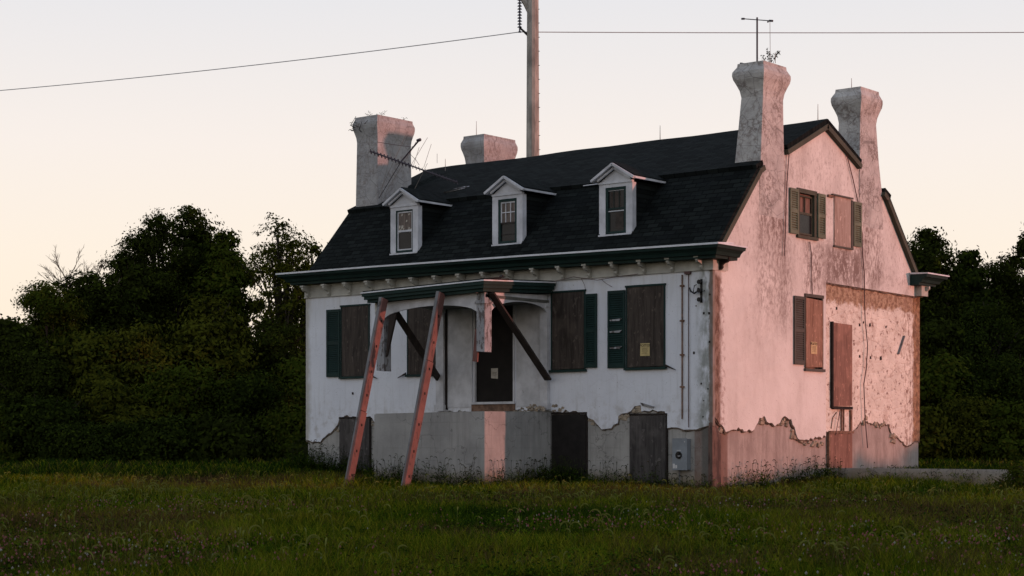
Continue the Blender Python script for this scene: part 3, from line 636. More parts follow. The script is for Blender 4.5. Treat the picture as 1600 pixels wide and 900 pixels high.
# --- dormers
def roof_y_low(z): return .02+(z-5.62)*(1.86/2.06)
def roof_y_up(z): return 1.76+(z-7.69)*(3.44/1.57)
def dormer(cx, style):
    d = bpy.data.objects.new('dormer', None); C.objects.link(d); d.parent = house
    YF, hw, zb, zt, zp = .50, .47, 6.18, 7.42, 7.80
    for s in (-1, 1):     # cheeks (dark shingled)
        x = cx+s*(hw-.02); b = MB()
        b.loft([[(x+o, YF+.03, zb-.08), (x+o, YF+.03, zt), (x+o, roof_y_low(zt)+.15, zt), (x+o, roof_y_low(zb)+.3, zb-.08)] for o in (-.02, .02)]); b.build('cheek', M['sh_low'], d)
    b = MB()    # face boards: casing
    b.box(cx-hw-.01, cx-.31, YF, YF+.06, zb-.03, zt-.03); b.box(cx+.31, cx+hw+.01, YF, YF+.06, zb-.03, zt-.03)
    b.box(cx-.31, cx+.31, YF, YF+.06, zt-.12, zt-.03); b.box(cx-hw-.03, cx+hw+.03, YF-.03, YF+.07, zt-.03, zt+.02)
    b.box(cx+hw+.011, cx+hw+.03, YF+.0, YF+.16, zb+.0, zt-.03); b.box(cx-hw-.03, cx-hw-.011, YF+.0, YF+.16, zb+.0, zt-.03)
    b.loft([[(cx-hw-.01,YF,zt+.02),(cx+hw+.01,YF,zt+.02),(cx,YF,zp-.06)], [(cx-hw-.01,YF+.06,zt+.02),(cx+hw+.01,YF+.06,zt+.02),(cx,YF+.06,zp-.06)]])
    b.build('casing', M['white'], d)
    for s in (-1, 1):   # roof slabs
        b = MB()
        e = (cx+s*.62, 7.50); pk = (cx, 7.86)
        y1 = roof_y_low(7.5)+.12; y2 = roof_y_up(7.86)+.1
        b.hexa([(e[0],YF-.1,e[1]),(pk[0],YF-.1,pk[1]),(pk[0],y2,pk[1]),(e[0],y1+.15,e[1]),(e[0],YF-.1,e[1]+.05),(pk[0],YF-.1,pk[1]+.05),(pk[0],y2,pk[1]+.05),(e[0],y1+.15,e[1]+.05)]); b.build('dormer_roof', M['sh_up'], d)
    b = MB()    # raking trim and side eave strip
    for s in (-1, 1):
        b.beam((cx+s*.64, YF-.13, 7.47), (cx, YF-.13, 7.845), .06, .085, up=(0,1,0))
        b.beam((cx+s*.50, YF-.07, 7.475), (cx, YF-.07, 7.76), .05, .05, up=(0,1,0))
        b.box(cx+s*.60, cx+s*.66, YF-.1, 1.72, 7.455, 7.505)
    b.build('eave_trim', M['white'], d)
    g_ = MB(); fm = MB()
    x0, x1, z0, z1 = cx-.31, cx+.31, zb-.01, zt-.12
    tw = .07 if style != 0 else .035
    fm.box(x0, x0+tw, YF+.012, YF+.07, z0, z1-tw); fm.box(x1-tw, x1, YF+.012, YF+.07, z0, z1-tw); fm.box(x0, x1, YF+.012, YF+.07, z1-tw, z1); fm.box(x0+tw, x1-tw, YF+.012, YF+.07, z0, z0+.05)
    wr = bpy.data.objects.new('window', None); C.objects.link(wr); wr.parent = d
    fr = fm.build('frame', M['green'], wr)
    fb = MB(); fb.box(cx-.5, cx+.49, YF-.04, YF+.05, zb-.07, zb-.03); fb.build('sill', M['white'], wr)
    zm = z0+(z1-z0)*(.5 if style != 1 else .47); a0, a1 = x0+tw, x1-tw
    up = MB(); up.box(a0, a1, YF+.05, YF+.056, zm, z1-tw); up.build('pane', M['curtain'] if style < 2 else M['hull'] if False else M['glass'], wr)
    lo = MB(); lo.box(a0, a1, YF+.052, YF+.058, z0+.05, zm); lo.build('pane', M['glass'], wr)
    sh = MB(); t = .035
    if style == 0:
        sh.box(a0, a0+t, YF+.03, YF+.05, z0+.05, z1-tw); sh.box(a1-t, a1, YF+.03, YF+.05, z0+.05, z1-tw); sh.box(a0+t, a1-t, YF+.03, YF+.05, z1-tw-t, z1-tw); sh.box(a0+t, a1-t, YF+.03, YF+.05, z0+.05, z0+.05+t); sh.box(a0+t, a1-t, YF+.025, YF+.05, zm-.02, zm+.03)
        sh.build('sash', M['white'], wr)
        tb = MB(); rr = random.Random(4)     # torn lining behind the broken pane
        for k in range(10):
            x = a0+.05+rr.random()*(a1-a0-.1); z = rr.choice((zm+.06, z1-.12, zm+rr.random()*.4)); s2 = rr.uniform(.02, .06)
            tb.face([(x-s2, YF+.045, z-s2), (x+s2*.6, YF+.045, z-s2*.5), (x+s2, YF+.045, z+s2*.8), (x-s2*.4, YF+.045, z+s2)])
        tb.build('torn_lining', M['paper_w'], wr)['kind'] = 'stuff'
    elif style == 1:
        sh.box(a0, a0+t*.8, YF+.03, YF+.05, zm, z1-tw); sh.box(a1-t*.5, a1, YF+.03, YF+.05, zm, z1-tw); sh.box(a0+t*.8, a1-t*.5, YF+.03, YF+.05, z1-tw-t, z1-tw)
        for k in (1, 2): x = a0+(a1-a0)*k/3; sh.box(x-.009, x+.009, YF+.03, YF+.05, zm, z1-tw-t)
        zz = zm+(z1-tw-zm)*.48; sh.box(a0+t*.8, a1-t*.5, YF+.026, YF+.05, zz-.01, zz+.012)
        sh.build('sash', M['white'], wr)
        s3 = MB(); s3.box(a0, a1, YF+.028, YF+.05, zm-.04, zm); s3.build('sash', M['dark_timber'], wr); s3 = MB(); s3.box(a0, a1, YF+.035, YF+.05, zm-.32, zm-.305); s3.build('sash', M['dark_timber'], wr)
    else:
        s3 = MB(); s3.box(a0, a1, YF+.028, YF+.05, zm+.02, zm+.06); 
        for k in (1, 2): x = a0+(a1-a0)*k/3; s3.box(x-.008, x+.008, YF+.035, YF+.05, zm+.06, z1-tw)
        s3.box(a0, a0+.03, YF+.03, YF+.05, z0+.05, zm); s3.build('sash', M['green'], wr)
        sh.box(a0, a1, YF+.024, YF+.045, zm-.03, zm-.005); sh.build('sash_rail', M['white'], wr); sh = MB(); sh.box(a0, a1, YF+.026, YF+.045, z1-tw-.015, z1-tw); sh.build('sash_rail', M['white'], wr)
        c2 = MB(); c2.box(a0+.06, a1-.12, YF+.046, YF+.0495, zm+.08, z1-tw-.05); c2.box(a0+.2, a1-.04, YF+.046, YF+.0495, z0+.12, zm-.06); c2.build('blind', simple('dim_blind', (.045,.036,.03), .3, 6), wr)
    return d
dormer(-10.10, 0); dormer(-6.52, 1); dormer(-3.10, 2)

# --- chimneys
def chimney(levels, mat, name='chimney'):
    b = MB(); b.loft([[(x0,y0,z),(x1,y0,z),(x1,y1,z),(x0,y1,z)] for z, x0, x1, y0, y1 in levels])
    # subdivide long shafts a little so that the silhouette wanders
    return b
M['chim'] = gable_plaster('chimney_plaster')
def chimneymat(name, ca, cb, spots=.5):
    q = NM(name, .95); c = q.mix(q.ramp(q.noise(1.5, 6), .3, .7), ca, cb)
    c = q.mix(q.mul(q.ramp(q.noise(9, 9, rough=.8, off=3), .46, .56), q.ramp(q.noise(1.7, 4, off=13), .36, .58), spots), c, (.15,.115,.10))
    c = q.mix(q.mul(q.ramp(q.noise(2, 5, (1,1,.3), off=8), .5, .75), .5), c, (.24,.23,.22))
    br = q.n.new('ShaderNodeTexBrick'); q.l(q.vec(q.math('ADD', q.X, q.Y), q.Z, 0.0), br.inputs['Vector']); br.inputs['Scale'].default_value = 1
    br.inputs['Brick Width'].default_value = .45; br.inputs['Row Height'].default_value = .17; br.inputs['Mortar Size'].default_value = .01
    vo = q.n.new('ShaderNodeTexVoronoi'); vo.feature = 'DISTANCE_TO_EDGE'; vo.inputs['Scale'].default_value = 2.2; q.l(q.tc.outputs['Object'], vo.inputs['Vector'])
    c = q.mix(q.mul(q.math('SUBTRACT', 1, q.ramp(vo.outputs['Distance'], .004, .02)), .5), c, (.10,.09,.085))
    n1 = q.bump(br.outputs['Fac'], .25, -.01); n1 = q.bump(q.noise(9, 6, rough=.7), .8, .03, n1)
    return q.done(c, n1)
M['ch_front'] = chimneymat('mottled_chimney_plaster', (.29,.29,.295), (.40,.40,.40)); M['ch_near'] = chimneymat('weathered_chimney_plaster', (.40,.39,.38), (.55,.54,.52), .7)
def crown(x0, x1, y0, y1, zn, zt, f=.19, wig=0):
    """flared head: neck at zn, widest a third below the top zt"""
    h = zt-zn; out = []
    for t, k in ((0,0),(.2,.18),(.38,.55),(.52,.88),(.64,1),(.74,.97),(.82,.72),(.9,.46),(1,.40)):
        out.append((zn+h*t, x0-f*k, x1+f*k*.75, y0-f*k, y1+f*k))
    return out
lv = [(5.5,-.9,.0,2.02,3.22),(6.6,-.80,.032,2.04,3.22),(8.02,-.66,.05,2.10,3.19),(8.6,-.61,.055,2.13,3.15)]+crown(-.55,.06,2.18,3.12,9.42,10.24,.165)
b = chimney(lv, None); b.build('chimney', [M['ch_near']], house)
lv = [(5.6,-.9,.0,7.02,8.40),(6.8,-.8,.032,7.03,8.36),(7.7,-.70,.05,7.04,8.28),(8.5,-.62,.05,7.05,8.10)]+crown(-.58,.05,7.07,7.95,9.48,10.36,.155)
b = chimney(lv, None); b.build('chimney', [M['ch_near']], house)
lv = [(6.5,-13.34,-12.46,1.96,3.44),(8.5,-13.30,-12.47,1.97,3.40)]+crown(-13.28,-12.47,1.98,3.38,9.62,10.34,.095)
b = chimney(lv, None); b.build('chimney', [M['ch_front']], house)
lv = [(6.5,-13.3,-12.5,6.75,8.2)]+crown(-13.24,-12.5,6.72,8.14,9.60,10.42,.11)
b = chimney(lv, None); b.build('chimney', [M['ch_front']], house)
# cricket / flashing roof bump by the left chimney
b = MB()
b.loft([[(-12.55,3.30,8.30),(-12.0,3.0,8.2),(-11.9,4.3,8.8),(-12.55,4.6,8.9)],[(-12.55,3.34,8.50),(-12.3,3.1,8.38),(-12.2,4.2,8.9),(-12.55,4.4,9.0)]])
b.build('chimney_cricket', M['sh_up'], house)

# --- lightning rods
for (x, y, z, l2) in ((-13.0,6.95,10.35,.55),(-9.35,5.2,9.25,.42),(-5.0,5.2,9.25,.40),(-.12,5.15,9.25,.40),(-.3,7.25,10.3,.36),(-12.3,4.7,9.0,.40)):
    b = MB(); b.tube([(x,y,z),(x,y,z+l2)], [.012,.006], 5); b.build('lightning_rod', M['antenna_rod'], house)

# --- cables, pipes and iron on the walls
def cable(pts, r, name='cable', mat='cable'):
    b = MB(); b.tube(pts, r, 5); return b.build(name, M[mat], house)
cable([(.08, *p) for p in G((1229,235),(1226,275),(1224,310),(1223,360),(1221,400))], .012)
cable([(.07, *p) for p in G((1318,237),(1329,280),(1340,330),(1343,365),(1344,395),(1347,430),(1347,460),(1348,500),(1352,540),(1350,575),(1346,600),(1348,655),(1352,700))], .014)
cable([(.06, *p) for p in G((1262,378),(1265,400),(1265,430),(1266,460))], .012)
cable([(.05, *p) for p in G((1303,680),(1310,640))], .01)
b = MB(); p = G((1412,525),(1403,553)); b.beam((0, *p[0]), (0, *p[1]), .03, .09, up=(1,0,0)); b.build('loose_strap', M['grey_timber'], house)
b = MB()
for (px, py, s) in ((1344,508,.05),(1350,504,.04),(1360,508,.06),(1344,557,.05),(1361,559,.05),(1377,560,.07),(1385,511,.04),(1308,482,.05)):
    y, z = on_gable(px, py); b = MB(); b.loft([[(-.014,y-s,z-s*.8),(-.014,y+s,z-s*.5),(-.014,y+s*.7,z+s),(-.014,y-s*.8,z+s*.7)],[(-.008,y-s*.8,z-s*.6),(-.008,y+s*.8,z-s*.4),(-.008,y+s*.5,z+s*.8),(-.008,y-s*.6,z+s*.5)]]); b.build('wall_scar', M['black_iron'], house)

b = MB(); b.tube([(-.80,-.03,4.98),(-.80,-.03,1.6)], .018, 6)
for z in (4.72, 3.9, 3.1, 2.35): b.box(-.85,-.75,-.06,.0,z-.02,z+.02)
b.build('conduit', M['rust'], house)
b = MB(); b.tube([(-.62,-.03,5.03),(-.62,-.03,1.4)], .011, 5); b.box(-.72,-.56,-.07,.0,4.98,5.05); b.build('conduit', M['cable'], house)
b = MB()
for z in (4.78, 4.58, 4.37):
    b.tube([(-.28,-.01,z),(-.28,-.13,z)], .02, 6); b.tube([(-.28,-.06,z),(-.28,-.09,z),(-.28,-.12,z)], [.055,.04,.055], 10)
b.box(-.31,-.25,-.015,-.002,4.3,4.85); b.tube([(-.28,-.1,4.58),(-.42,-.1,4.52),(-.52,-.1,4.58),(-.56,-.08,4.66)], .02, 6); b.tube([(-.45,-.09,4.55),(-.42,-.09,4.70),(-.36,-.09,4.72)], .012, 5)
b.build('wire_insulator_rack', M['knob'], house)
b = MB(); b.tube([(-4.6,-.1,5.02),(-3.9,-.14,5.1),(-3.2,-.12,4.98),(-2.7,-.09,5.03),(-2.0,-.12,5.06)], .008, 4); b.tube([(-3.7,-.1,5.05),(-3.62,-.08,4.9),(-3.60,-.06,4.78)], .006, 4); b.tube([(-3.1,-.09,5.0),(-2.95,-.08,4.88),(-2.8,-.06,4.8)], .006, 4); b.build('loose_wire', M['cable'], house)
b = MB()
rr = random.Random(5)
for k in range(12):
    u = rr.uniform(-.5,-.04); z = rr.uniform(1.6, 4.9); s = rr.uniform(.010, .024); b = MB(); b.box(u-s, u+s, -.012, -.002, z-s, z+s*1.5); b.build('iron_stub', M['black_iron'], house)
b = MB(); b.box(-11.55,-11.50,-.02,-.002,2.35,2.41); b.build('iron_stub', M['black_iron'], house)

# --- porch: parged base, sagging roof, arched fascias, columns sawn off below
porch = bpy.data.objects.new('porch', None); C.objects.link(porch); porch.parent = house
PX0, PX1, PY = -8.32, -4.73, -2.55
b = MB()
b.hexa([(PX0,PY,-.8),(PX1,PY,-.8),(PX1,.03,-.8),(PX0,.03,-.8),(PX0,PY,1.745),(PX1,PY,1.775),(PX1,.03,1.79),(PX0,.03,1.77)])
b.build('porch_base', M['porchconc'], porch)
b = MB(); b.hexa([(PX0+.02,PY+.02,1.747),(PX1-.02,PY+.02,1.777),(PX1-.02,.0,1.792),(PX0+.02,.0,1.772),(PX0+.02,PY+.02,1.765),(PX1-.02,PY+.02,1.79),(PX1-.02,.0,1.81),(PX0+.02,.0,1.79)]); b.build('porch_floor', M['slab'], porch)
RX0, RX1, RY = -8.50, -4.53, -2.82
def zt(x, y): return 4.885-.10*(RX1-x)/(RX1-RX0)+.135*(y-RY)/(-RY)
def slab(b, ox, oy, a, c):
    x0, x1, y0, y1 = RX0-ox, RX1+ox, RY-oy, -.052
    b.hexa([(x0,y0,zt(x0,y0)+a),(x1,y0,zt(x1,y0)+a),(x1,y1,zt(x1,y1)+a),(x0,y1,zt(x0,y1)+a),(x0,y0,zt(x0,y0)+c),(x1,y0,zt(x1,y0)+c),(x1,y1,zt(x1,y1)+c),(x0,y1,zt(x0,y1)+c)])
b = MB(); slab(b, -.10, -.10, -.27, -.19); slab(b, -.04, -.04, -.19, -.11); slab(b, 0, 0, -.11, -.03); b.build('porch_cornice', M['green'], porch)
b = MB(); slab(b, .02, .02, -.03, .0); b.build('drip_edge', M['gutter'], porch)
b = MB(); slab(b, -.02, -.02, .001, .03); b.build('porch_roof', M['sh_up'], porch)
b = MB(); b.box(RX0+.2, RX1-.2, RY+.3, -.06, 4.50, 4.57); b.build('ceiling', M['ceil'], porch)
def arch(b, plane, u0, u1, ztop0, ztop1, zs0, zs1, rise, d0, d1, n=18):
    top = [(u0, ztop0), (u1, ztop1)]
    lowc = []
    for k in range(n+1):
        t = k/n; lowc.append((u1+(u0-u1)*t, zs1+(zs0-zs1)*t+rise*(1-(2*t-1)**2)**.62))
    b.sheet(plane, top+lowc, [], d0, d1)
b = MB(); arch(b, 'F', -7.98, -4.98, 4.52, 4.62, 4.13, 4.17, .22, PY+.0, PY+.05); b.build('arched_fascia', M['white'], porch)
b = MB(); b.box(-8.30, -7.98, PY+.0, PY+.08, 4.24, 4.52); b.build('fascia_block', M['cream'], porch)
b = MB(); arch(b, 'G', PY+.26, -.12, 4.63, 4.70, 4.17, 4.27, .25, PX1-.02, PX1-.07); b.build('arched_fascia', M['white'], porch)
b = MB(); arch(b, 'G', PY+.26, -.12, 4.52, 4.60, 4.2, 4.3, .26, PX0+.07, PX0+.02); b.build('arched_fascia', M['cream'], porch)
b = MB(); b.box(PX0+.3, PX1-.3, PY+.075, PY+.2, 4.44, 4.50); b.build('porch_beam', M['dark_timber'], porch)
def column(x0, x1, y0, y1, z0, z1):
    b = MB(); b.hexa([(x0,y0,z0+.02),(x1,y0,z0),(x1,y1,z0),(x0,y1,z0+.01),(x0,y0,z1),(x1,y0,z1),(x1,y1,z1),(x0,y1,z1)])
    b.box(x0-.03, x1+.03, y0-.03, y1+.03, z1-.26, z1-.21); b.box(x0-.015, x1+.015, y0-.015, y1+.015, z1-.21, z1-.18)
    return b
column(-4.98,-4.73,PY,-2.29,3.20,4.61).build('column', M['grey_wood'], porch)
column(-8.24,-7.99,PY,-2.29,2.82,4.52).build('column', M['grey_wood'], porch)
b = MB(); b.beam((-5.02,PY+.1,3.75), (-5.12,PY+.12,2.98), .05, .14, up=(1,0,0)); b.build('split_board', M['red_timber'], porch)
# --- debris on the porch roof corner
t = empty('roof_debris', (-4.6,-2.6,4.9), label='dark scrap of bent roofing lying on the porch roof corner', cat='debris')
b = MB(); rr = random.Random(2)
for (p, q_) in (((-.05,.0,.02),(.30,.30,.07)), ((.0,.25,.03),(.12,.62,.05)), ((-.25,.05,.04),(.05,.2,.02)), ((.02,.35,.02),(.05,.5,.14))):
    b.beam(p, q_, .10, .025)
b.build('scrap', M['black_iron'], t)
t = empty('porch_rubble', (-4.95,-.35,1.81), label='heap of fallen plaster and twigs at the right pilaster foot', cat='rubble heap')
b = MB(); rr = random.Random(8)
for k in range(60):
    x, y = rr.gauss(0, .22), rr.gauss(0, .12); y = min(y, .25); s = rr.uniform(.02, .06); z = max(0, .16-abs(x)*.4)*rr.random(); a = rr.random()*3
    b.loft([[(x+s*math.cos(a+j*1.57), y+s*math.sin(a+j*1.57), z) for j in range(4)], [(x+s*.6*math.cos(a+j*1.57+.3), y+s*.6*math.sin(a+j*1.57+.3), z+s*rr.uniform(.5,1.2)) for j in range(4)]])
b.build('chips', M['stone'], t)

# ------------------------------------------------------------------ props and braces
def timber(name, p, q_, a, c, mats, label, cat, group=None, up=(0,1,0), notch=None):
    b = MB(); p = Vector(p); q_ = Vector(q_); d = q_-p
    n = 6; rr = random.Random(int(abs(p.x)*100))
    b.beam(p, q_, a, c, up=up)
    # second plank scabbed on, with its own ends
    o = b.build(name, mats[0]); 
    tag(o, label, cat, group); return o
def prop(foot, top, label, s1, s2):
    e_ = empty('timber_prop', foot, label=label, cat='timber prop', group='slanted timbers propping the porch roof')
    foot = Vector(foot); top = Vector(top)-foot
    d = top.normalized(); sd_ = d.cross(Vector((0,1,0))).normalized()       # sideways, roughly along X
    sd_ = sd_ if sd_.x > 0 else -sd_
    yv = Vector((0,1,0))
    b = MB(); b.beam(Vector((0,0,-.2)), top, .09, .19, up=(0,1,0)); b.build('grey_plank', M['grey_timber'], e_)
    b = MB(); b.beam(top*s1+sd_*.075-yv*0.0, top*.995+sd_*.075, .055, .185, up=(0,1,0)); b.build('red_plank', M['red_timber'], e_)
    b = MB(); b.beam(top*.0+sd_*.085, top*(s1-.004)+sd_*.085, .075, .20, up=(0,1,0)); b.build('red_plank', M['red_timber'], e_)
    for k in (.1,.22,.35,.5,.62,.75,.88): b = MB(); q0 = top*k+sd_*(.125 if k < s1 else .105); b.box(q0.x-.006,q0.x+.006,q0.y-.02,q0.y+.02,q0.z-.03,q0.z+.03); b.build('nail_plate', M['black_iron'], e_)
    return e_
f1 = on_front(538, 766, -4.3); f2 = on_front(627, 769, -4.1)
prop((f1[0],-4.3,f1[1]-.12), (-7.74,-2.86,4.60), 'left of the two long reddish props, leaning against the porch roof by its end column', .42, .8)
prop((f2[0],-4.1,f2[1]-.12), (-5.95,-2.76,4.66), 'right of the two long reddish props, leaning in front of the porch middle', .66, .8)
def brace(p, q_, a, c, label, mat='dark_timber', up=(0,1,0)):
    p = Vector(p); e_ = Vector(q_)-p; b = MB(); b.beam((0,0,0), e_, a, c, up=up); o = b.build('brace', M[mat]); o.location = p
    return tag(o, label, 'brace')
brace((-7.80,-2.40,4.36), (-8.30,-.16,2.72), .17, .07, 'dark diagonal brace from the left porch column back to the wall', up=(1,0,0))
brace((-4.64,-2.42,4.60), (-4.68,-.16,2.60), .05, .20, 'dark diagonal brace on the right side of the porch by its corner column', up=(1,0,0))
b = MB(); b.hexa([(0,0,0),(.22,0,.04),(.22,.06,.04),(0,.06,0),(-.06,0,-1.05),(-.02,0,-1.0),(-.02,.06,-1.0),(-.06,.06,-1.05)]); o = b.build('hanging_plank', M['dark_timber']); o.location = (-7.82,-2.53,4.22); o.rotation_euler = (0, R(4), 0)
tag(o, 'short pointed dark plank hanging beside the broken left porch column', 'plank')

# ------------------------------------------------------------------ notices, switch box
def textobj(txt, size, mat, parent, loc, rot, name='lettering'):
    cu = bpy.data.curves.new(name, 'FONT'); cu.body = txt; cu.size = size; cu.align_x = 'CENTER'; cu.extrude = .0008; cu.resolution_u = 2; cu.offset = size*.02
    cu.materials.append(mat); o = bpy.data.objects.new(name, cu); C.objects.link(o); o.parent = parent; o.location = loc; o.rotation_euler = rot
    bpy.context.view_layer.update(); dg = bpy.context.evaluated_depsgraph_get(); me = bpy.data.meshes.new_from_object(o.evaluated_get(dg)); bpy.data.objects.remove(o); bpy.data.curves.remove(cu)
    o = bpy.data.objects.new(name, me); C.objects.link(o); o.parent = parent; o.location = loc; o.rotation_euler = rot; return o
def notice(loc, rz, wd, ht, mat, label, head='POSTED', lines=6, curl=False):
    e_ = empty('notice', loc, rz, label=label, cat='notice')
    b = MB(); b.hexa([(-wd/2,-.004,-ht/2+(.02 if curl else 0)),(wd/2,-.004,-ht/2),(wd/2,0,-ht/2),(-wd/2,0,-ht/2+(.02 if curl else 0)),(-wd/2,-.004,ht/2),(wd/2,-.006,ht/2),(wd/2,0,ht/2),(-wd/2,0,ht/2)]); b.build('sheet', mat, e_)
    if head: textobj(head, wd*.30, M['ink'], e_, (0,-.0065,ht*.24), (R(90),0,0))
    b = MB(); rr = random.Random(1)
    for k in range(lines):
        z = ht*.12-k*ht*.085; b.box(-wd*.36*rr.uniform(.7,1), wd*.36*rr.uniform(.7,1), -.0065, -.0045, z-ht*.012, z+ht*.012)
    if not curl and head: b.box(-wd*.4, wd*.4, -.0065, -.0045, -ht*.42, -ht*.41)
    b.build('print', M['ink'], e_)
    return e_
notice((-1.86,-.026,3.26), 0, .27, .30, M['paper_y'], 'small yellow notice reading POSTED on the boarded window nearest the corner')
notice((.092,4.58,3.42), R(90), .30, .30, M['paper_o'], 'small faded notice on the brown plywood of the lower gable window')
notice((-6.55,.024,2.80), 0, .22, .27, M['paper_w'], 'curled whitish paper stapled on the dark front door', head=None, lines=5, curl=True)
e_ = empty('switch_box', (-.80,.04,.77), label='grey electrical disconnect box with round black switch on the foundation near the corner', cat='electrical box')
b = MB(); b.box(-.195,.195,-.16,-.002,-.36,.36); b.box(-.205,.205,-.175,-.16,-.37,.37); b.box(-.20,.20,-.18,-.175,.36,.375); b.build('cabinet', M['boxgrey'], e_)
b = MB(); b.tube([(-.02,-.177,-.02),(-.02,-.20,-.02)], .085, 18); b.box(-.045,.005,-.225,-.20,-.09,.05); b.build('switch', M['knob'], e_)
b = MB(); b.box(-.02,.05,-.227,-.2255,-.045,-.030); b.box(-.08,.03,-.1785,-.1762,.085,.10); b.box(-.19,-.13,-.1785,-.1762,-.33,-.22); b.box(-.12,-.07,-.1785,-.1762,-.33,-.25); b.box(.13,.15,-.1785,-.1762,.28,.31); b.build('label_plate', simple('pale_label', (.5,.5,.5), .1, 5), e_)
b = MB(); b.tube([(-.08,-.06,-.36),(-.08,-.06,-1.2)], .022, 8); b.build('conduit', M['grey_timber'], e_)

# ------------------------------------------------------------------ low concrete wall beside the gable
b = MB(); b.hexa([(.06,5.26,-.8),(16,5.26,-.9),(16,5.46,-.9),(.06,5.46,-.8),(.06,5.26,.40),(16,5.26,.40),(16,5.46,.40),(.06,5.46,.40)])
o = b.build('low_wall', M['slab']); tag(o, 'low grey concrete wall running out from the gable at the right', 'wall')
b = MB(); b.box(2.2, 2.75, 5.245, 5.258, -.1, .25)

# ------------------------------------------------------------------ antennas and chimney-top plants
t = empty('television_antenna', (-.30,2.5,10.24), label='thin upright television antenna mast with crossbar on the near right chimney', cat='antenna')
b = MB(); b.tube([(0,0,0),(0,0,1.16)], .022, 6); b.build('mast', M['antenna'], t)
b = MB(); b.tube([(-.42,.0,1.19),(.43,0,1.01)], .012, 5); b.tube([(-.44,0,1.19),(-.36,0,1.18)], .026, 6); b.tube([(.34,0,1.03),(.44,0,1.01)], .028, 6); b.tube([(.30,0,.99),(.31,0,1.04)], .02, 5); b.build('crossbar', M['antenna'], t)
b = MB(); b.tube([(-.46,0,.10),(-.04,0,.03)], .014, 5); b.tube([(-.48,0,.10),(-.42,0,.09)], .026, 6); b.build('stay', M['antenna'], t)
b = MB(); b.tube([(.36,0,1.0),(.37,0,0)], .007, 4); b.tube([(.45,.1,.25),(.45,.1,0)], .009, 4); b.build('lead_wire', M['antenna_rod'], t)
t = empty('television_antenna', (-11.85,1.5,7.88), label='toppled television antenna leaning against the left chimney over the roof', cat='antenna')
O = Vector((-11.85,1.5,7.88))
def pt(px, py, Y=1.5): x, z = on_front(px, py, Y); return Vector((x, Y, z))-O
b = MB(); b.tube([pt(578,236), pt(715,285,1.2)], .022, 5); b.build('boom', M['antenna'], t)
b = MB(); b.tube([pt(655,219), pt(627,252)], .022, 6); b.tube([pt(652,220), pt(657,218)], .045, 6); b.tube([pt(627,252), pt(592,310,1.7)], .012, 4); b.build('mast', M['antenna'], t)
rr = random.Random(6)
for k in range(26):
    s = k/25; px = 580+135*s; py = 237+48*s; Y = 1.5-.3*s
    b = MB(); b.tube([pt(px-1.5, py-3.5, Y), pt(px+.5, py+3.5, Y)], .024 if k < 12 else .012, 4); b.build('clip', M['antenna'], t)
for (a, c) in (((590,307),(637,205)), ((603,300),(651,222)), ((640,262),(668,215)), ((662,262),(674,225)), ((683,255),(683,240)), ((648,295),(668,255)), ((595,305),(610,240)), ((645,262),(655,230))):
    b = MB(); b.tube([pt(*a, 1.55), pt(*c, 1.55)], .007, 4); b.build('element', M['antenna_rod'], t)
b = MB(); b.tube([pt(590,222,1.9), pt(615,226,1.8), pt(645,230,1.5), pt(650,222)], .007, 4); b.tube([pt(645,228), pt(640,240), pt(650,250), pt(655,258)], .007, 4); b.build('lead_wire', M['cable'], t)

LEAFD = simple('dark_sprig_leaf', (.030,.032,.02), .3, 9)
def sprig(loc, h, n, label, leaf=.035, seed=0, spread=.12, name='rooftop_weed'):
    e_ = empty(name, loc, label=label, cat='weed', group='weeds rooted on the chimney tops' if name == 'rooftop_weed' else None)
    rr = random.Random(seed); b = MB(); tips = []
    for k in range(n):
        dx, dy = rr.gauss(0, spread), rr.gauss(0, spread); hh = h*rr.uniform(.5, 1)
        pts = [(dx*.3, dy*.3, 0), (dx*.6, dy*.6, hh*.5), (dx, dy, hh)]; b.tube(pts, [.006,.005,.003], 4); tips.append((dx, dy, hh))
    b.build('stem', M['bark'], e_)
    P = []
    for (dx, dy, hh) in tips:
        for j in range(int(18*h/.4)):
            t_ = rr.uniform(.25, 1.05); c = Vector((dx*t_, dy*t_, hh*t_))+Vector((rr.gauss(0,.03),rr.gauss(0,.03),rr.gauss(0,.02)))
            a = Vector((rr.gauss(0,1),rr.gauss(0,1),rr.gauss(0,1))).normalized()*leaf; d = a.cross(Vector((rr.gauss(0,1),rr.gauss(0,1),rr.gauss(0,1)))).normalized()*leaf*.45
            P.append([c-a, c+d, c+a, c-d])
    quads('foliage', np.array([[list(v) for v in p] for p in P]), LEAFD, parent=e_)
sprig((-.08,2.72,10.24), .42, 6, 'small leafy sapling growing out of the near right chimney beside the antenna', seed=1)
sprig((-13.0,2.4,10.33), .28, 4, 'thin weed on the left front chimney top', seed=2, leaf=.022, spread=.2)
sprig((-12.65,3.15,10.33), .14, 3, 'tiny weed at the right edge of the left front chimney top', seed=3, leaf=.02, spread=.1)
b = MB(); rr = random.Random(12)
e_ = empty('rooftop_weed', (-13.2,1.80,9.95), label='tangled dead creeper clinging to the left front chimney head', cat='weed', group='weeds rooted on the chimney tops')
for k in range(14):
    x = rr.uniform(-.15,.45); z = rr.uniform(-.1,.3); b.tube([(x,.02,z),(x+rr.uniform(-.1,.1),-.03,z+rr.uniform(-.12,.12)),(x+rr.uniform(-.15,.15),.02,z+rr.uniform(-.1,.15))], .008, 4)
b.build('stem', M['black_iron'], e_)

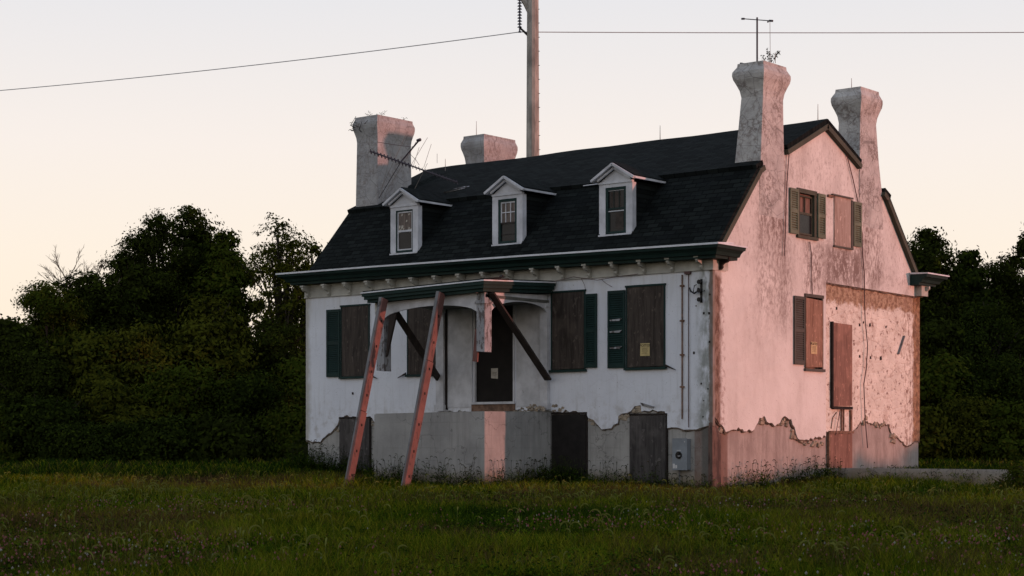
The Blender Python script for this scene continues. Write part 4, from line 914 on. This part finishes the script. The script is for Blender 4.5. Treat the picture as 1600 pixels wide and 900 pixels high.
# ------------------------------------------------------------------ utility pole and power line
PZ = 80.0
pb = at_depth(832.5, PZ); e_ = empty('utility_pole', (pb.x, pb.y, .3), label='tall grey steel utility pole rising behind the roof', cat='utility pole')
right = Vector((U[0], V[0], 0)); fwd = Vector((U[1], V[1], 0))
zz = lambda py, Z=PZ: CAM.z+(HOR-py)*Z/FPX
b = MB(); b.tube([(0,0,-1),(0,0,12.5),(0,0,25)], [.36,.295,.235], 12); b.build('shaft', M['galv'], e_, smooth=False)
zb_ = lambda py: zz(py)-.3
for k in range(16):
    zq = 12.4+k*.62; sg = 1 if k % 2 else .8; b = MB(); rq = .285-.06*(zq-12.5)/12.5
    b.tube([right*rq*.75+Vector((0,0,zq))-fwd*rq*.4*sg, right*(rq+.05)-fwd*(rq*.5*sg)+Vector((0,0,zq))], .014, 5); b.build('step_bolt', M['black_iron'], e_)
hx = lambda px: right*((px-832.5)*PZ/FPX)
b = MB(); b.tube([hx(830)+Vector((0,0,zb_(24))), hx(822)+Vector((0,0,zb_(6))), hx(806)+Vector((0,0,zb_(-18))), hx(795)+Vector((0,0,zb_(-26)))], [.14,.13,.11,.09], 8); b.tube([hx(795)+Vector((0,0,zb_(-26))), hx(830)+Vector((0,0,zb_(-30)))], .1, 8); b.build('davit_arm', M['galv'], e_)
b = MB(); b.tube([hx(812)+Vector((0,0,zb_(43))), hx(829)+Vector((0,0,zb_(59)))], [.04,.06], 8); b.tube([hx(829)+Vector((0,0,zb_(61))), hx(828.5)+Vector((0,0,zb_(64)))], .03, 6); b.build('strut', M['black_iron'], e_)
b = MB(); b.tube([hx(812)+Vector((0,0,zb_(-14))), hx(812)+Vector((0,0,zb_(49)))], .035, 6)
for k in range(13):
    z = zb_(42-k*4.7); b.tube([hx(812)+Vector((0,0,z-.02)), hx(812)+Vector((0,0,z+.025))], [.11,.06], 10)
b.tube([hx(810)+Vector((0,0,zb_(50))), hx(814.5)+Vector((0,0,zb_(50)))], .035, 6)
b.build('insulator_string', M['insul'], e_)
A = at_depth(812, PZ, 50)
Lf = at_depth(-260, 98.5, 161); Rt = at_depth(1900, 80.5, 49)
def span(a, c, sag, n=30):
    return [a.lerp(c, t/n)-Vector((0,0,sag*4*(t/n)*(1-t/n))) for t in range(n+1)]
b = MB(); b.tube(span(Lf, A, .30)+span(A, Rt, .05)[1:], .021, 5); o = b.build('power_line', M['wire']); tag(o, 'thin power wire crossing the sky over the roof from the pole insulator', 'wire')

# ------------------------------------------------------------------ trees
def leafmat(name, c, var=.35):
    q = NM(name, .7); n = q.mix(q.ramp(q.noise(.7, 4), .35, .65), tuple(k*(1-var) for k in c), tuple(k*(1+var) for k in c))
    n = q.mix(q.ramp(q.noise(3, 3, off=3), .4, .7), n, tuple(k*1.3 for k in c))
    q.b.inputs['Specular IOR Level'].default_value = .0
    return q.done(n)
LM = [leafmat('leaf_dark', (.015,.020,.004)), leafmat('leaf_mid', (.028,.040,.005)), leafmat('leaf_olive', (.042,.047,.006)), leafmat('leaf_deep_green', (.014,.021,.004))]
def tree(px, Z, top, wpx, label, seed, mat=0, sparse=1.0, low=.12, leaf=.095, nleaf=46000, kind='tree', cat='tree', xyh=None, group=None, lobes=16, flat=1.0, base_z=None):
    r_ = np.random.RandomState(seed); rr = random.Random(seed)
    if xyh: x, y, h, wd = xyh
    else:
        p = at_depth(px, Z); x, y = p.x, p.y; wd = wpx*Z/FPX
        h = None
    gz = hg(x, y)
    if h is None: h = CAM.z+(HOR-top)*Z/FPX-gz
    e_ = empty(kind, (x, y, gz), label=label, cat=cat, group=group)
    rx = wd/2
    # lobe centres inside an egg; the highest lobe touches the top
    cs = []
    for k in range(lobes):
        t_ = (k+.5)/lobes; zc = h*(low+.06+(.86-low)*t_**.9); env = math.sin(math.pi*min(1, max(.05, (zc/h-low*.4)/(1.08-low*.4)))**.85)**.7
        a = rr.uniform(0, 6.28); rad = rx*env*rr.uniform(.2, .72)
        lr = rx*rr.uniform(.34, .58)*(.6+.5*env)
        cs.append((rad*math.cos(a), rad*math.sin(a), min(zc, h-lr*.75), lr))
    cs.append((rx*rr.uniform(-.15,.15), 0, h-rx*.22, rx*.24))
    for k in range(7):
        a = rr.uniform(0, 6.28); q1 = rr.uniform(.15, .95); lr = rx*rr.uniform(.09, .17); cs.append((rx*q1*math.cos(a), rx*q1*math.sin(a), h*(1.0-.42*q1**1.6)*rr.uniform(.86, 1.0)-lr*.5, lr))
    b = MB(); tr = .02*h+.05; lean = rr.uniform(-.3,.3)
    b.tube([(0,0,-.3),(lean*.2,0,h*.25),(lean*.5,.1,h*.5),(lean,.1,h*.85)], [tr, tr*.8, tr*.55, .03], 7)
    for (cx, cy, cz, lr) in cs:
        z0 = max(h*.08, cz*.55-.2); b.tube([(lean*.4*z0/h, 0, z0), (cx*.5, cy*.5, (z0+cz)/2+.1), (cx, cy, cz)], [tr*.4, tr*.25, .02], 5)
        for _ in range(3):
            b.tube([(cx*.6, cy*.6, cz*.85), (cx+rr.gauss(0, lr*.5), cy+rr.gauss(0, lr*.5), cz+rr.uniform(-.1, .9)*lr)], [tr*.15, .012], 4)
    b.build('trunk', M['bark'], e_)
    cs = np.array(cs); wts = cs[:,3]**1.7; wts /= wts.sum()
    leaf = leaf*(.8, 1.0, 1.25)[seed % 3]; nleaf = nleaf*(1.3, 1, .8)[seed % 3]; ncl = int(nleaf/34*sparse)
    li = r_.choice(len(cs), ncl, p=wts)
    dv = r_.normal(size=(ncl,3)); dv /= np.linalg.norm(dv, axis=1)[:,None]
    rad = r_.uniform(.25, 1.08, ncl)**.55; spray = r_.uniform(size=ncl) < .13; rad = np.where(spray, r_.uniform(1.02, 1.38, ncl), rad)
    cc = cs[li,:3]+dv*(cs[li,3]*rad)[:,None]*np.array([1,1,.8*flat])
    cc[:,2] = np.maximum(cc[:,2], .15)
    cr_ = np.where(spray, r_.uniform(.06, .16, ncl), r_.uniform(.10, .34, ncl))*(1 if rx > 1.2 else .6)
    per = 34; n = ncl*per
    c = np.repeat(cc, per, 0)+r_.normal(size=(n,3))*np.repeat(cr_, per)[:,None]*np.array([1,1,.55])
    lc = np.repeat(cs[li,:3], per, 0); nr = (c-lc)/np.repeat(cs[li,3], per)[:,None]+r_.normal(size=(n,3))*.38+np.repeat(r_.normal(size=(ncl,3)), per, 0)*.25+np.array([0,0,.25])
    nr /= np.linalg.norm(nr, axis=1)[:,None]+1e-6
    a = np.cross(nr, r_.normal(size=(n,3))); a /= np.linalg.norm(a, axis=1)[:,None]+1e-6
    d = np.cross(a, nr)
    s = (leaf*r_.uniform(.55, 1.15, n))[:,None]
    P = np.stack([c-a*s, c+d*s*.5, c+a*s, c-d*s*.5], 1)
    mi = np.where(r_.uniform(size=n) < .8, 0, 1)
    quads('crown', P, [LM[mat], LM[(mat+1) % 3]], mi, parent=e_)
    return e_
def bare_tree(px, Z, top, wpx, label, seed):
    p = at_depth(px, Z); gz = hg(p.x, p.y); h = CAM.z+(HOR-top)*Z/FPX-gz
    e_ = empty('bare_tree', (p.x, p.y, gz), label=label, cat='tree'); rr = random.Random(seed)
    tb = MB(); bb = MB(); tb.tube([(0,0,-.2),(.05,0,h*.5)], [.14,.08], 6)
    def grow(p0, d, l, r, lev, m_):
        p1 = p0+d*l; mid = p0+d*l*.5+Vector((rr.gauss(0,.04),rr.gauss(0,.04),0))*l; m_.tube([p0, mid, p1], [r, r*.8, r*.55], 4)
        if lev == 0: return
        for k in range(3):
            t_ = rr.uniform(.45, 1); q0 = p0.lerp(p1, t_); nd = (d+Vector((rr.gauss(0,.42),rr.gauss(0,.42),rr.gauss(.05,.22)))).normalized(); grow(q0, nd, l*rr.uniform(.45,.62), r*.6, lev-1, m_)
    for k in range(13):
        a = 6.28*k/13+rr.uniform(-.3,.3); grow(Vector((.04,0,h*rr.uniform(.35,.5))), Vector((.34*math.cos(a), .34*math.sin(a), 1)).normalized(), h*rr.uniform(.15,.24), .045, 4, bb)
    tb.build('trunk', M['deadwood'], e_); bb.build('branches', M['deadwood'], e_)
GL = 'trees of the dark wood left of the house'; GR = 'trees of the dark wood right of the house'
TL = [
 (8,70,500,110,'low dark tree at the far left edge of the wood',0,.8),
 (75,74,440,120,'rounded dark tree second from the left edge, below the bare twigs',1,.8),
 (135,77,424,140,'dark tree directly under the bare twigs',0,.85),
 (200,80,396,140,'dark tree on the rising shoulder left of the two tallest crowns',0,1),
 (248,82,330,150,'tall dark tree, left of the two highest crowns',0,1),
 (303,84,320,150,'tallest dark tree of the wood, pointed crown',3,1),
 (352,82,362,120,'dark tree just right of the tallest crown',1,.9),
]
sd0 = 20
for (px, Z, top, wpx, lab, mt, spz) in TL:
    tree(px, Z, top, wpx, lab, sd0, mt, spz, group=GL); sd0 += 1
tree(440,78,338,150,'loose open tree with sky showing through, beside the left house corner',40,2,.33,low=.30,leaf=.085,group=GL,lobes=20)
tree(492,80,380,90,'thin half hidden tree just behind the left house corner',41,2,.22,low=.25,leaf=.085,group=GL)
for (px, Z, top, wpx, lab, mt, sdd) in (
 (330,66,466,150,'broad round bush before the tallest trees, dull green',2,50),(425,68,500,120,'round bush beside the left house corner',0,51),(228,65,505,140,'bush with layered leafy tiers left of the broad round one',2,52),
 (130,64,520,130,'yellowish green bush under the bare twigs',2,53),(45,63,545,130,'dark bush at the far left edge',0,54),(285,62,575,170,'low bush at the foot of the wood below the tallest tree',1,55),
 (180,61,600,150,'low spreading bush at the foot of the wood, left half',2,56),(395,62,585,150,'low bush at the foot of the wood near the house',3,57),(80,60,625,170,'low broad bush at the left foot of the wood',3,58),(470,66,560,110,'bush half hidden by the left house corner',1,59),(0,60,640,110,'low bush cut off by the left edge',1,60),
 (250,59,660,170,'lowest dark scrub tuft left of the foot middle',3,61),(350,59,655,150,'lowest dark scrub tuft right of the foot middle',0,62),(140,58.5,668,150,'lowest dark scrub tuft at the left foot',3,63),(450,60,640,120,'lowest dark scrub tuft by the house corner',1,64)):
    tree(px, Z, top, wpx, lab, sdd, mt, 1, low=.02, leaf=.085, nleaf=26000, kind='bush', cat='bush', group='bushes along the left wood edge', lobes=14)
bare_tree(122,79,318,90,'leafless pale tree poking above the left wood',3)
TR = [
 (1455,76,360,110,'dark tree right of the roof with drooping top leaves',0,.85,70),(1510,80,392,110,'dark tree in the middle of the right wood',3,1,71),(1572,82,400,110,'dark tree toward the right edge of the wood',0,1,72),
 (1622,74,338,90,'taller tree cut off by the right edge',0,.9,73),(1430,84,420,120,'dark tree half hidden behind the far gable corner',1,1,74)]
for (px, Z, top, wpx, lab, mt, spz, sdd) in TR: tree(px, Z, top, wpx, lab, sdd, mt, spz, group=GR)
for (px, Z, top, wpx, lab, mt, sdd) in ((1470,66,500,140,'dark bush right behind the far gable corner',0,80),(1545,67,470,150,'broad dark bush in the right wood',3,81),(1610,66,520,120,'dark bush at the right edge',0,82),
 (1450,60,640,90,'low weedy bush beside the far gable corner',2,83),(1515,61,625,120,'low weedy bush in the right background',2,84),(1585,60,635,110,'low weedy bush at the right edge',1,85),(1480,63,560,150,'middle height bush behind the right low weeds',1,86),(1570,63,560,150,'middle height bush near the right edge',3,87)):
    tree(px, Z, top, wpx, lab, sdd, mt, 1, low=.02, leaf=.085, nleaf=26000, kind='bush', cat='bush', group='bushes along the right wood edge', lobes=14)
# the wood deeper in, which reads as one mass
r_ = np.random.RandomState(5); n = 90000
pxs = r_.uniform(-350, 1950, n); Zs = r_.uniform(86, 100, n)
keep = (pxs < 560) | (pxs > 1380); pxs, Zs = pxs[keep], Zs[keep]; n = len(pxs)
cxx = CAM.x+Zs*((pxs-800)/FPX*U[0]+U[1]); cyy = CAM.y+Zs*((pxs-800)/FPX*V[0]+V[1])
topz = np.where(pxs < 900, np.where(pxs > 390, 3.4, 5.2), 6.0)*np.clip((pxs+500)/700, .5, 1)+1.0*np.sin(pxs/47)+.6*np.sin(pxs/19+1); c = np.stack([cxx, cyy, .2+r_.uniform(0, 1, n)*topz], 1)
a = r_.normal(size=(n,3)); a /= np.linalg.norm(a, axis=1)[:,None]; d = np.cross(a, r_.normal(size=(n,3))); d /= np.linalg.norm(d, axis=1)[:,None]
s = r_.uniform(.2,.4,n)[:,None]; o = quads('distant_woodland', np.stack([c-a*s, c+d*s*.5, c+a*s, c-d*s*.5], 1), LM[0]); tag(o, 'dark far woodland mass behind the trees', 'woodland', kind='stuff')

# woods outside the picture on the right, between the low sun and the field
def offtree(x, y, h, wd, seed, label):
    return tree(0, 0, 0, 0, label, seed, 1, 1, low=.03, leaf=.34, nleaf=9000, xyh=(x, y, h, wd), lobes=16, group='shade trees out of view to the right')
S_ = Vector((math.cos(SUN_AZ), math.sin(SUN_AZ), 0)); T_ = Vector((-math.sin(SUN_AZ), math.cos(SUN_AZ), 0))
k = 0
ORD = ['first','second','third','fourth','fifth','sixth','seventh','eighth','ninth','tenth']
for side, ts in (('south', np.arange(-8.5, -46, -5.5)), ('north', np.arange(17.5, 62, 5.0))):
    for j, t_ in enumerate(ts):
        p = S_*(75+(j % 2)*4)+T_*float(t_); offtree(p.x, p.y, 17 if side == 'north' else 10.5, 10, 200+k, '%s shade tree %s of the gap in the eastern tree row' % (ORD[j], side)); k += 1
# low unseen bushes added in the gap to shade the foot of the gable
for j, t_ in enumerate((4.3, 7.2, 10.6)):
    p = S_*40+T_*float(t_); tree(0, 0, 0, 0, ('first unseen low bush from the south, added to shade the gable foot', 'second unseen low bush from the south, added to shade the gable foot', 'third unseen low bush from the south, added to shade the gable foot')[j], 300+j, 1, 1, low=.0, leaf=.16, nleaf=9000, xyh=(p.x, p.y, (2.0, 2.1, 2.9)[j], 3.6), kind='bush', cat='bush', group='shade bushes added out of view to the right')

# ------------------------------------------------------------------ grass
def inhouse(x, y): return ((x > -W) & (x < .0) & (y > 0) & (y < D)) | ((x > PX0) & (x < PX1) & (y > PY) & (y < .1))
GM = [leafmat('grass_green', (.046,.078,.004), .3), leafmat('grass_yellow_green', (.130,.132,.010), .3), leafmat('grass_dark', (.014,.030,.004), .3), leafmat('grass_brown', (.062,.042,.018), .3)]
def field_points(n, z0, z1, seed, marg=1.18, power=1.0):
    r_ = np.random.RandomState(seed)
    Zs = (r_.uniform(0, 1, n)*(z1**power-z0**power)+z0**power)**(1/power); a = r_.uniform(-1, 1, n)*(.2826*1.06+4.5/Zs)
    x = CAM.x+Zs*(a*U[0]+U[1]); y = CAM.y+Zs*(a*V[0]+V[1]); k = ~inhouse(x, y)
    return x[k], y[k], Zs[k], r_
def val(x, y, s, seed):
    # cheap smooth noise
    return (np.sin(x*s*1.3+seed)+np.sin(y*s*1.1+seed*2.3)+np.sin((x+y)*s*.7+seed*.7)+np.sin((x-y*1.4)*s*1.9+seed*3.1)*.6+np.sin((x*1.7+y)*s*3.1+seed)*.4)/4
def blades(n, z0, z1, seed, h0, wd, power):
    x, y, Z, r_ = field_points(n, z0, z1, seed, power=power); n = len(x); z = hg_np(x, y)
    pn = val(x, y, .5, 2.0)
    h = h0*r_.uniform(.4, 1.2, n)*(1+.45*val(x, y, .9, 5.0)+.25*val(x, y, 2.6, 1.0)); ang = r_.uniform(0, 6.28, n); lean = r_.uniform(.1, .75, n)*h
    w2 = wd*(Z/30)*r_.uniform(.6, 1.3, n)
    fa = r_.uniform(0, 6.28, n); ox, oy = np.cos(fa)*w2, np.sin(fa)*w2
    lx, ly = np.cos(ang)*lean, np.sin(ang)*lean
    b0 = np.stack([x-ox, y-oy, z-.02], 1); b1 = np.stack([x+ox, y+oy, z-.02], 1)
    m0 = np.stack([x-ox*.7+lx*.35, y-oy*.7+ly*.35, z+h*.6], 1); m1 = np.stack([x+ox*.7+lx*.35, y+oy*.7+ly*.35, z+h*.6], 1)
    t0 = np.stack([x+lx, y+ly, z+h*.92], 1)
    Q = np.concatenate([np.stack([b0, b1, m1, m0], 1), np.stack([m0, m1, t0+(m1-m0)*.12, t0], 1)])
    u = r_.uniform(size=n)+pn*.8+.3*val(x, y, 1.9, 6.0)+np.where((Z > 33) & (Z < 47), .16, 0)
    mi = np.where(u < .12, 2, np.where(u < .55, 0, np.where(u < .97, 1, 3)))
    bp = val(x, y, .8, 9.0)+val(x, y, .35, 1.3); mi = np.where((bp > .12) & (r_.uniform(size=n) < .45) & (Z < 40), 3, mi)
    mi = np.where((Z > 46) & (r_.uniform(size=n) < .6), 2, mi)
    return Q, np.concatenate([mi, mi])
parts_ = [blades(360000, 17.5, 34, 1, .30, .0065, 1.3), blades(240000, 34, 50, 2, .30, .0085, 1.3), blades(130000, 50, 80, 3, .28, .013, 1.2)]
o = quads('grass', np.concatenate([p[0] for p in parts_]), GM, np.concatenate([p[1] for p in parts_])); tag(o, 'long uneven green grass covering the field', 'grass', kind='stuff')

# clover leaves and small blossoms
x, y, Z, r_ = field_points(90000, 19, 40, 11, power=1.0); n = len(x); z = hg_np(x, y)+r_.uniform(.08, .27, n)
c = np.stack([x, y, z], 1); a = r_.normal(size=(n,3)); a[:,2] *= .4; a /= np.linalg.norm(a, axis=1)[:,None]; d = np.cross(a, np.array([0,0,1.])+r_.normal(size=(n,3))*.5); d /= np.linalg.norm(d, axis=1)[:,None]
s = r_.uniform(.012,.028,n)[:,None]
o = quads('clover_leaves', np.stack([c-a*s, c+d*s*.8, c+a*s, c-d*s*.8], 1), [GM[0], GM[2]], r_.randint(0,2,n)); tag(o, 'low clover leaves mixed into the near grass', 'clover', kind='stuff')
FMt = [simple('pink_clover_bloom', (.26,.10,.11), .3, 8), simple('white_bloom', (.30,.30,.28), .2, 8)]
x, y, Z, r_ = field_points(11000, 19, 36, 12, power=.6); k = (val(x, y, .6, 4.0)+.5*val(x, y, 2.1, 8.0)+r_.uniform(-.35, .35, len(x)) > .18); x, y, Z = x[k], y[k], Z[k]; n = len(x); z = hg_np(x, y)+r_.uniform(.18,.32,n)
s = r_.uniform(.009,.021,n); P = []
for (ax, ay, az) in ((1,0,0),(0,1,0)):
    P.append(np.stack([np.stack([x-ax*s, y-ay*s, z], 1), np.stack([x, y, z+s*1.2], 1), np.stack([x+ax*s, y+ay*s, z], 1), np.stack([x, y, z-s], 1)], 1))
P.append(np.stack([np.stack([x-s, y, z], 1), np.stack([x, y-s, z], 1), np.stack([x+s, y, z], 1), np.stack([x, y+s, z], 1)], 1))
mi = np.where(r_.uniform(size=n) < .85, 0, 1)
o = quads('clover_blossoms', np.concatenate(P), FMt, np.tile(mi, 3)); tag(o, 'tiny pink and white blossoms scattered in the near grass', 'blossoms', kind='stuff')

# foxtail seed heads: arched stems with fuzzy drooping heads
FX = [leafmat('foxtail_head', (.125,.140,.035), .3), leafmat('foxtail_dark_head', (.030,.036,.016), .3)]
def foxtails(xs, ys, hs, seed, hl=.12, th=.009, mi_=0, stem=.0022):
    r_ = np.random.RandomState(seed); Q = []; MI = []
    for x, y, h in zip(xs, ys, hs):
        z0 = hg(x, y); a = r_.uniform(0, 6.28); dx, dy = math.cos(a), math.sin(a); k = float(r_.uniform(.7, 1.3)); L2 = hl*k
        pts = [Vector((x, y, z0)), Vector((x+dx*h*.06, y+dy*h*.06, z0+h*.6)), Vector((x+dx*h*.14, y+dy*h*.14, z0+h))]
        arc = [pts[-1]+Vector((dx*L2*math.sin(t_)*.62, dy*L2*math.sin(t_)*.62, L2*.42*(math.sin(t_*1.25)*.9))) if False else pts[-1]+Vector((dx*L2*.40*(1-math.cos(t_)), dy*L2*.40*(1-math.cos(t_)), L2*(.30+.25*(k-.7))*math.sin(t_))) for t_ in np.linspace(.25, 2.6, 6)]
        rt = Vector((-dy, dx, 0))
        chain = pts+arc; wv = [stem]*3+[th*.7, th, th, th*.9, th*.7, th*.3]
        for i in range(len(chain)-1):
            p, q_ = chain[i], chain[i+1]; dd = (q_-p).normalized(); up = dd.cross(rt)
            for vv in (rt, up):
                Q.append([p-vv*wv[i], p+vv*wv[i], q_+vv*wv[i+1], q_-vv*wv[i+1]]); MI.append(mi_)
            if i >= 3:
                for _ in range(4):
                    c_ = p.lerp(q_, r_.uniform()); v2 = (rt*r_.normal()+up*r_.normal()+dd*.6).normalized()*th*2.0; Q.append([c_, c_+dd*th*.4, c_+v2, c_+v2*.9]); MI.append(mi_)
    return Q, MI
x, y, Z, r_ = field_points(1500, 19.5, 36, 21, power=.7); k = val(x, y, .9, 7.0)+r_.uniform(-.5,.5,len(x)) > .15; x, y, Z = x[k], y[k], Z[k]
Qa, Ma = foxtails(x, y, r_.uniform(.30, .52, len(x)), 3, hl=.19, th=.010)
x, y, Z, r_ = field_points(1300, 34, 46, 22, power=.8)
Qb, Mb = foxtails(x, y, r_.uniform(.25, .42, len(x)), 4, hl=.11, th=.009)
o = quads('foxtail_grass', np.array([[list(v) for v in p] for p in Qa+Qb]), FX, np.array(Ma+Mb)); tag(o, 'arching foxtail seed heads standing in the near field', 'foxtail grass', kind='stuff')
# tall weeds against the walls
rr = random.Random(31); xs = []; ys = []; hs = []
def strip(x0, y0, x1, y1, n, h0, h1, off=.35):
    for _ in range(n):
        t_ = rr.random(); l = math.hypot(x1-x0, y1-y0); nx, ny = (y1-y0)/l, -(x1-x0)/l; o_ = rr.uniform(.05, off)
        xs.append(x0+(x1-x0)*t_+nx*o_); ys.append(y0+(y1-y0)*t_+ny*o_); hs.append(rr.uniform(h0, h1))
strip(-13.4,0,-10.9,0,70,.4,.85,1.2); strip(-10.8,0,-8.3,0,60,.4,.8,1.6); strip(PX0,PY,PX1,PY,85,.4,.85,.6); strip(PX1,PY,PX1,0,80,.35,.8,.9); strip(-4.7,0,-1.2,0,110,.35,.75,.8); strip(-1.2,0,.1,0,30,.3,.5,.4)
strip(.05,.3,.05,5.2,100,.35,.75,.6); strip(0,5.2,9,5.2,60,.3,.6,.4)
strip(-9.2,-3.2,-5.5,-3.2,40,.3,.5,1.2); strip(-13.5,-.1,-11.9,-.3,60,.5,.95,.7); strip(-12.0,-.1,-10.2,-.8,60,.35,.7,1.0); strip(-5.2,-2.9,-4.3,-2.2,18,.3,.6,.4); strip(-4.6,-.9,-3.9,-.2,30,.5,.85,.4)
Q1, M1 = foxtails(xs, ys, hs, 8, hl=.10, th=.008, mi_=1, stem=.0026)
P_ = [[list(v) for v in p] for p in Q1]; MI = list(M1)
# leafy growth for those weeds
r_ = np.random.RandomState(17)
for x, y, h in zip(xs, ys, hs):
    z0 = hg(x, y)
    for _ in range(30):
        t_ = r_.uniform(.1, .75); c_ = Vector((x+r_.normal()*.07, y+r_.normal()*.07, z0+h*t_)); ang = r_.uniform(0, 6.28); l = r_.uniform(.06, .16)
        dv = Vector((math.cos(ang)*l, math.sin(ang)*l, r_.uniform(-.02, .07))); sv = Vector((-math.sin(ang), math.cos(ang), 0))*.012
        P_.append([list(c_-sv), list(c_+sv), list(c_+dv+sv*.3), list(c_+dv-sv*.3)]); MI.append(2 if r_.uniform() < .6 else 3)
o = quads('wall_weeds', np.array(P_), [FX[0], FX[1], GM[2], GM[0]], np.array(MI)); tag(o, 'tall dark weeds with drooping seed heads along the foot of the walls', 'weeds', kind='stuff')

# leafy bushes by the low wall at the right
for (px, Z, top, wpx, lab, sdd, nl) in ((1590,38.5,726,46,'small leafy bush in front of the low wall at the right edge',90,2600),(1566,39.5,748,26,'spindly weed in front of the low wall near the right edge',91,900)):
    tree(px, Z, top, wpx, lab, sdd, 1, 1, low=.02, leaf=.035, nleaf=nl, kind='bush', cat='bush', lobes=8)
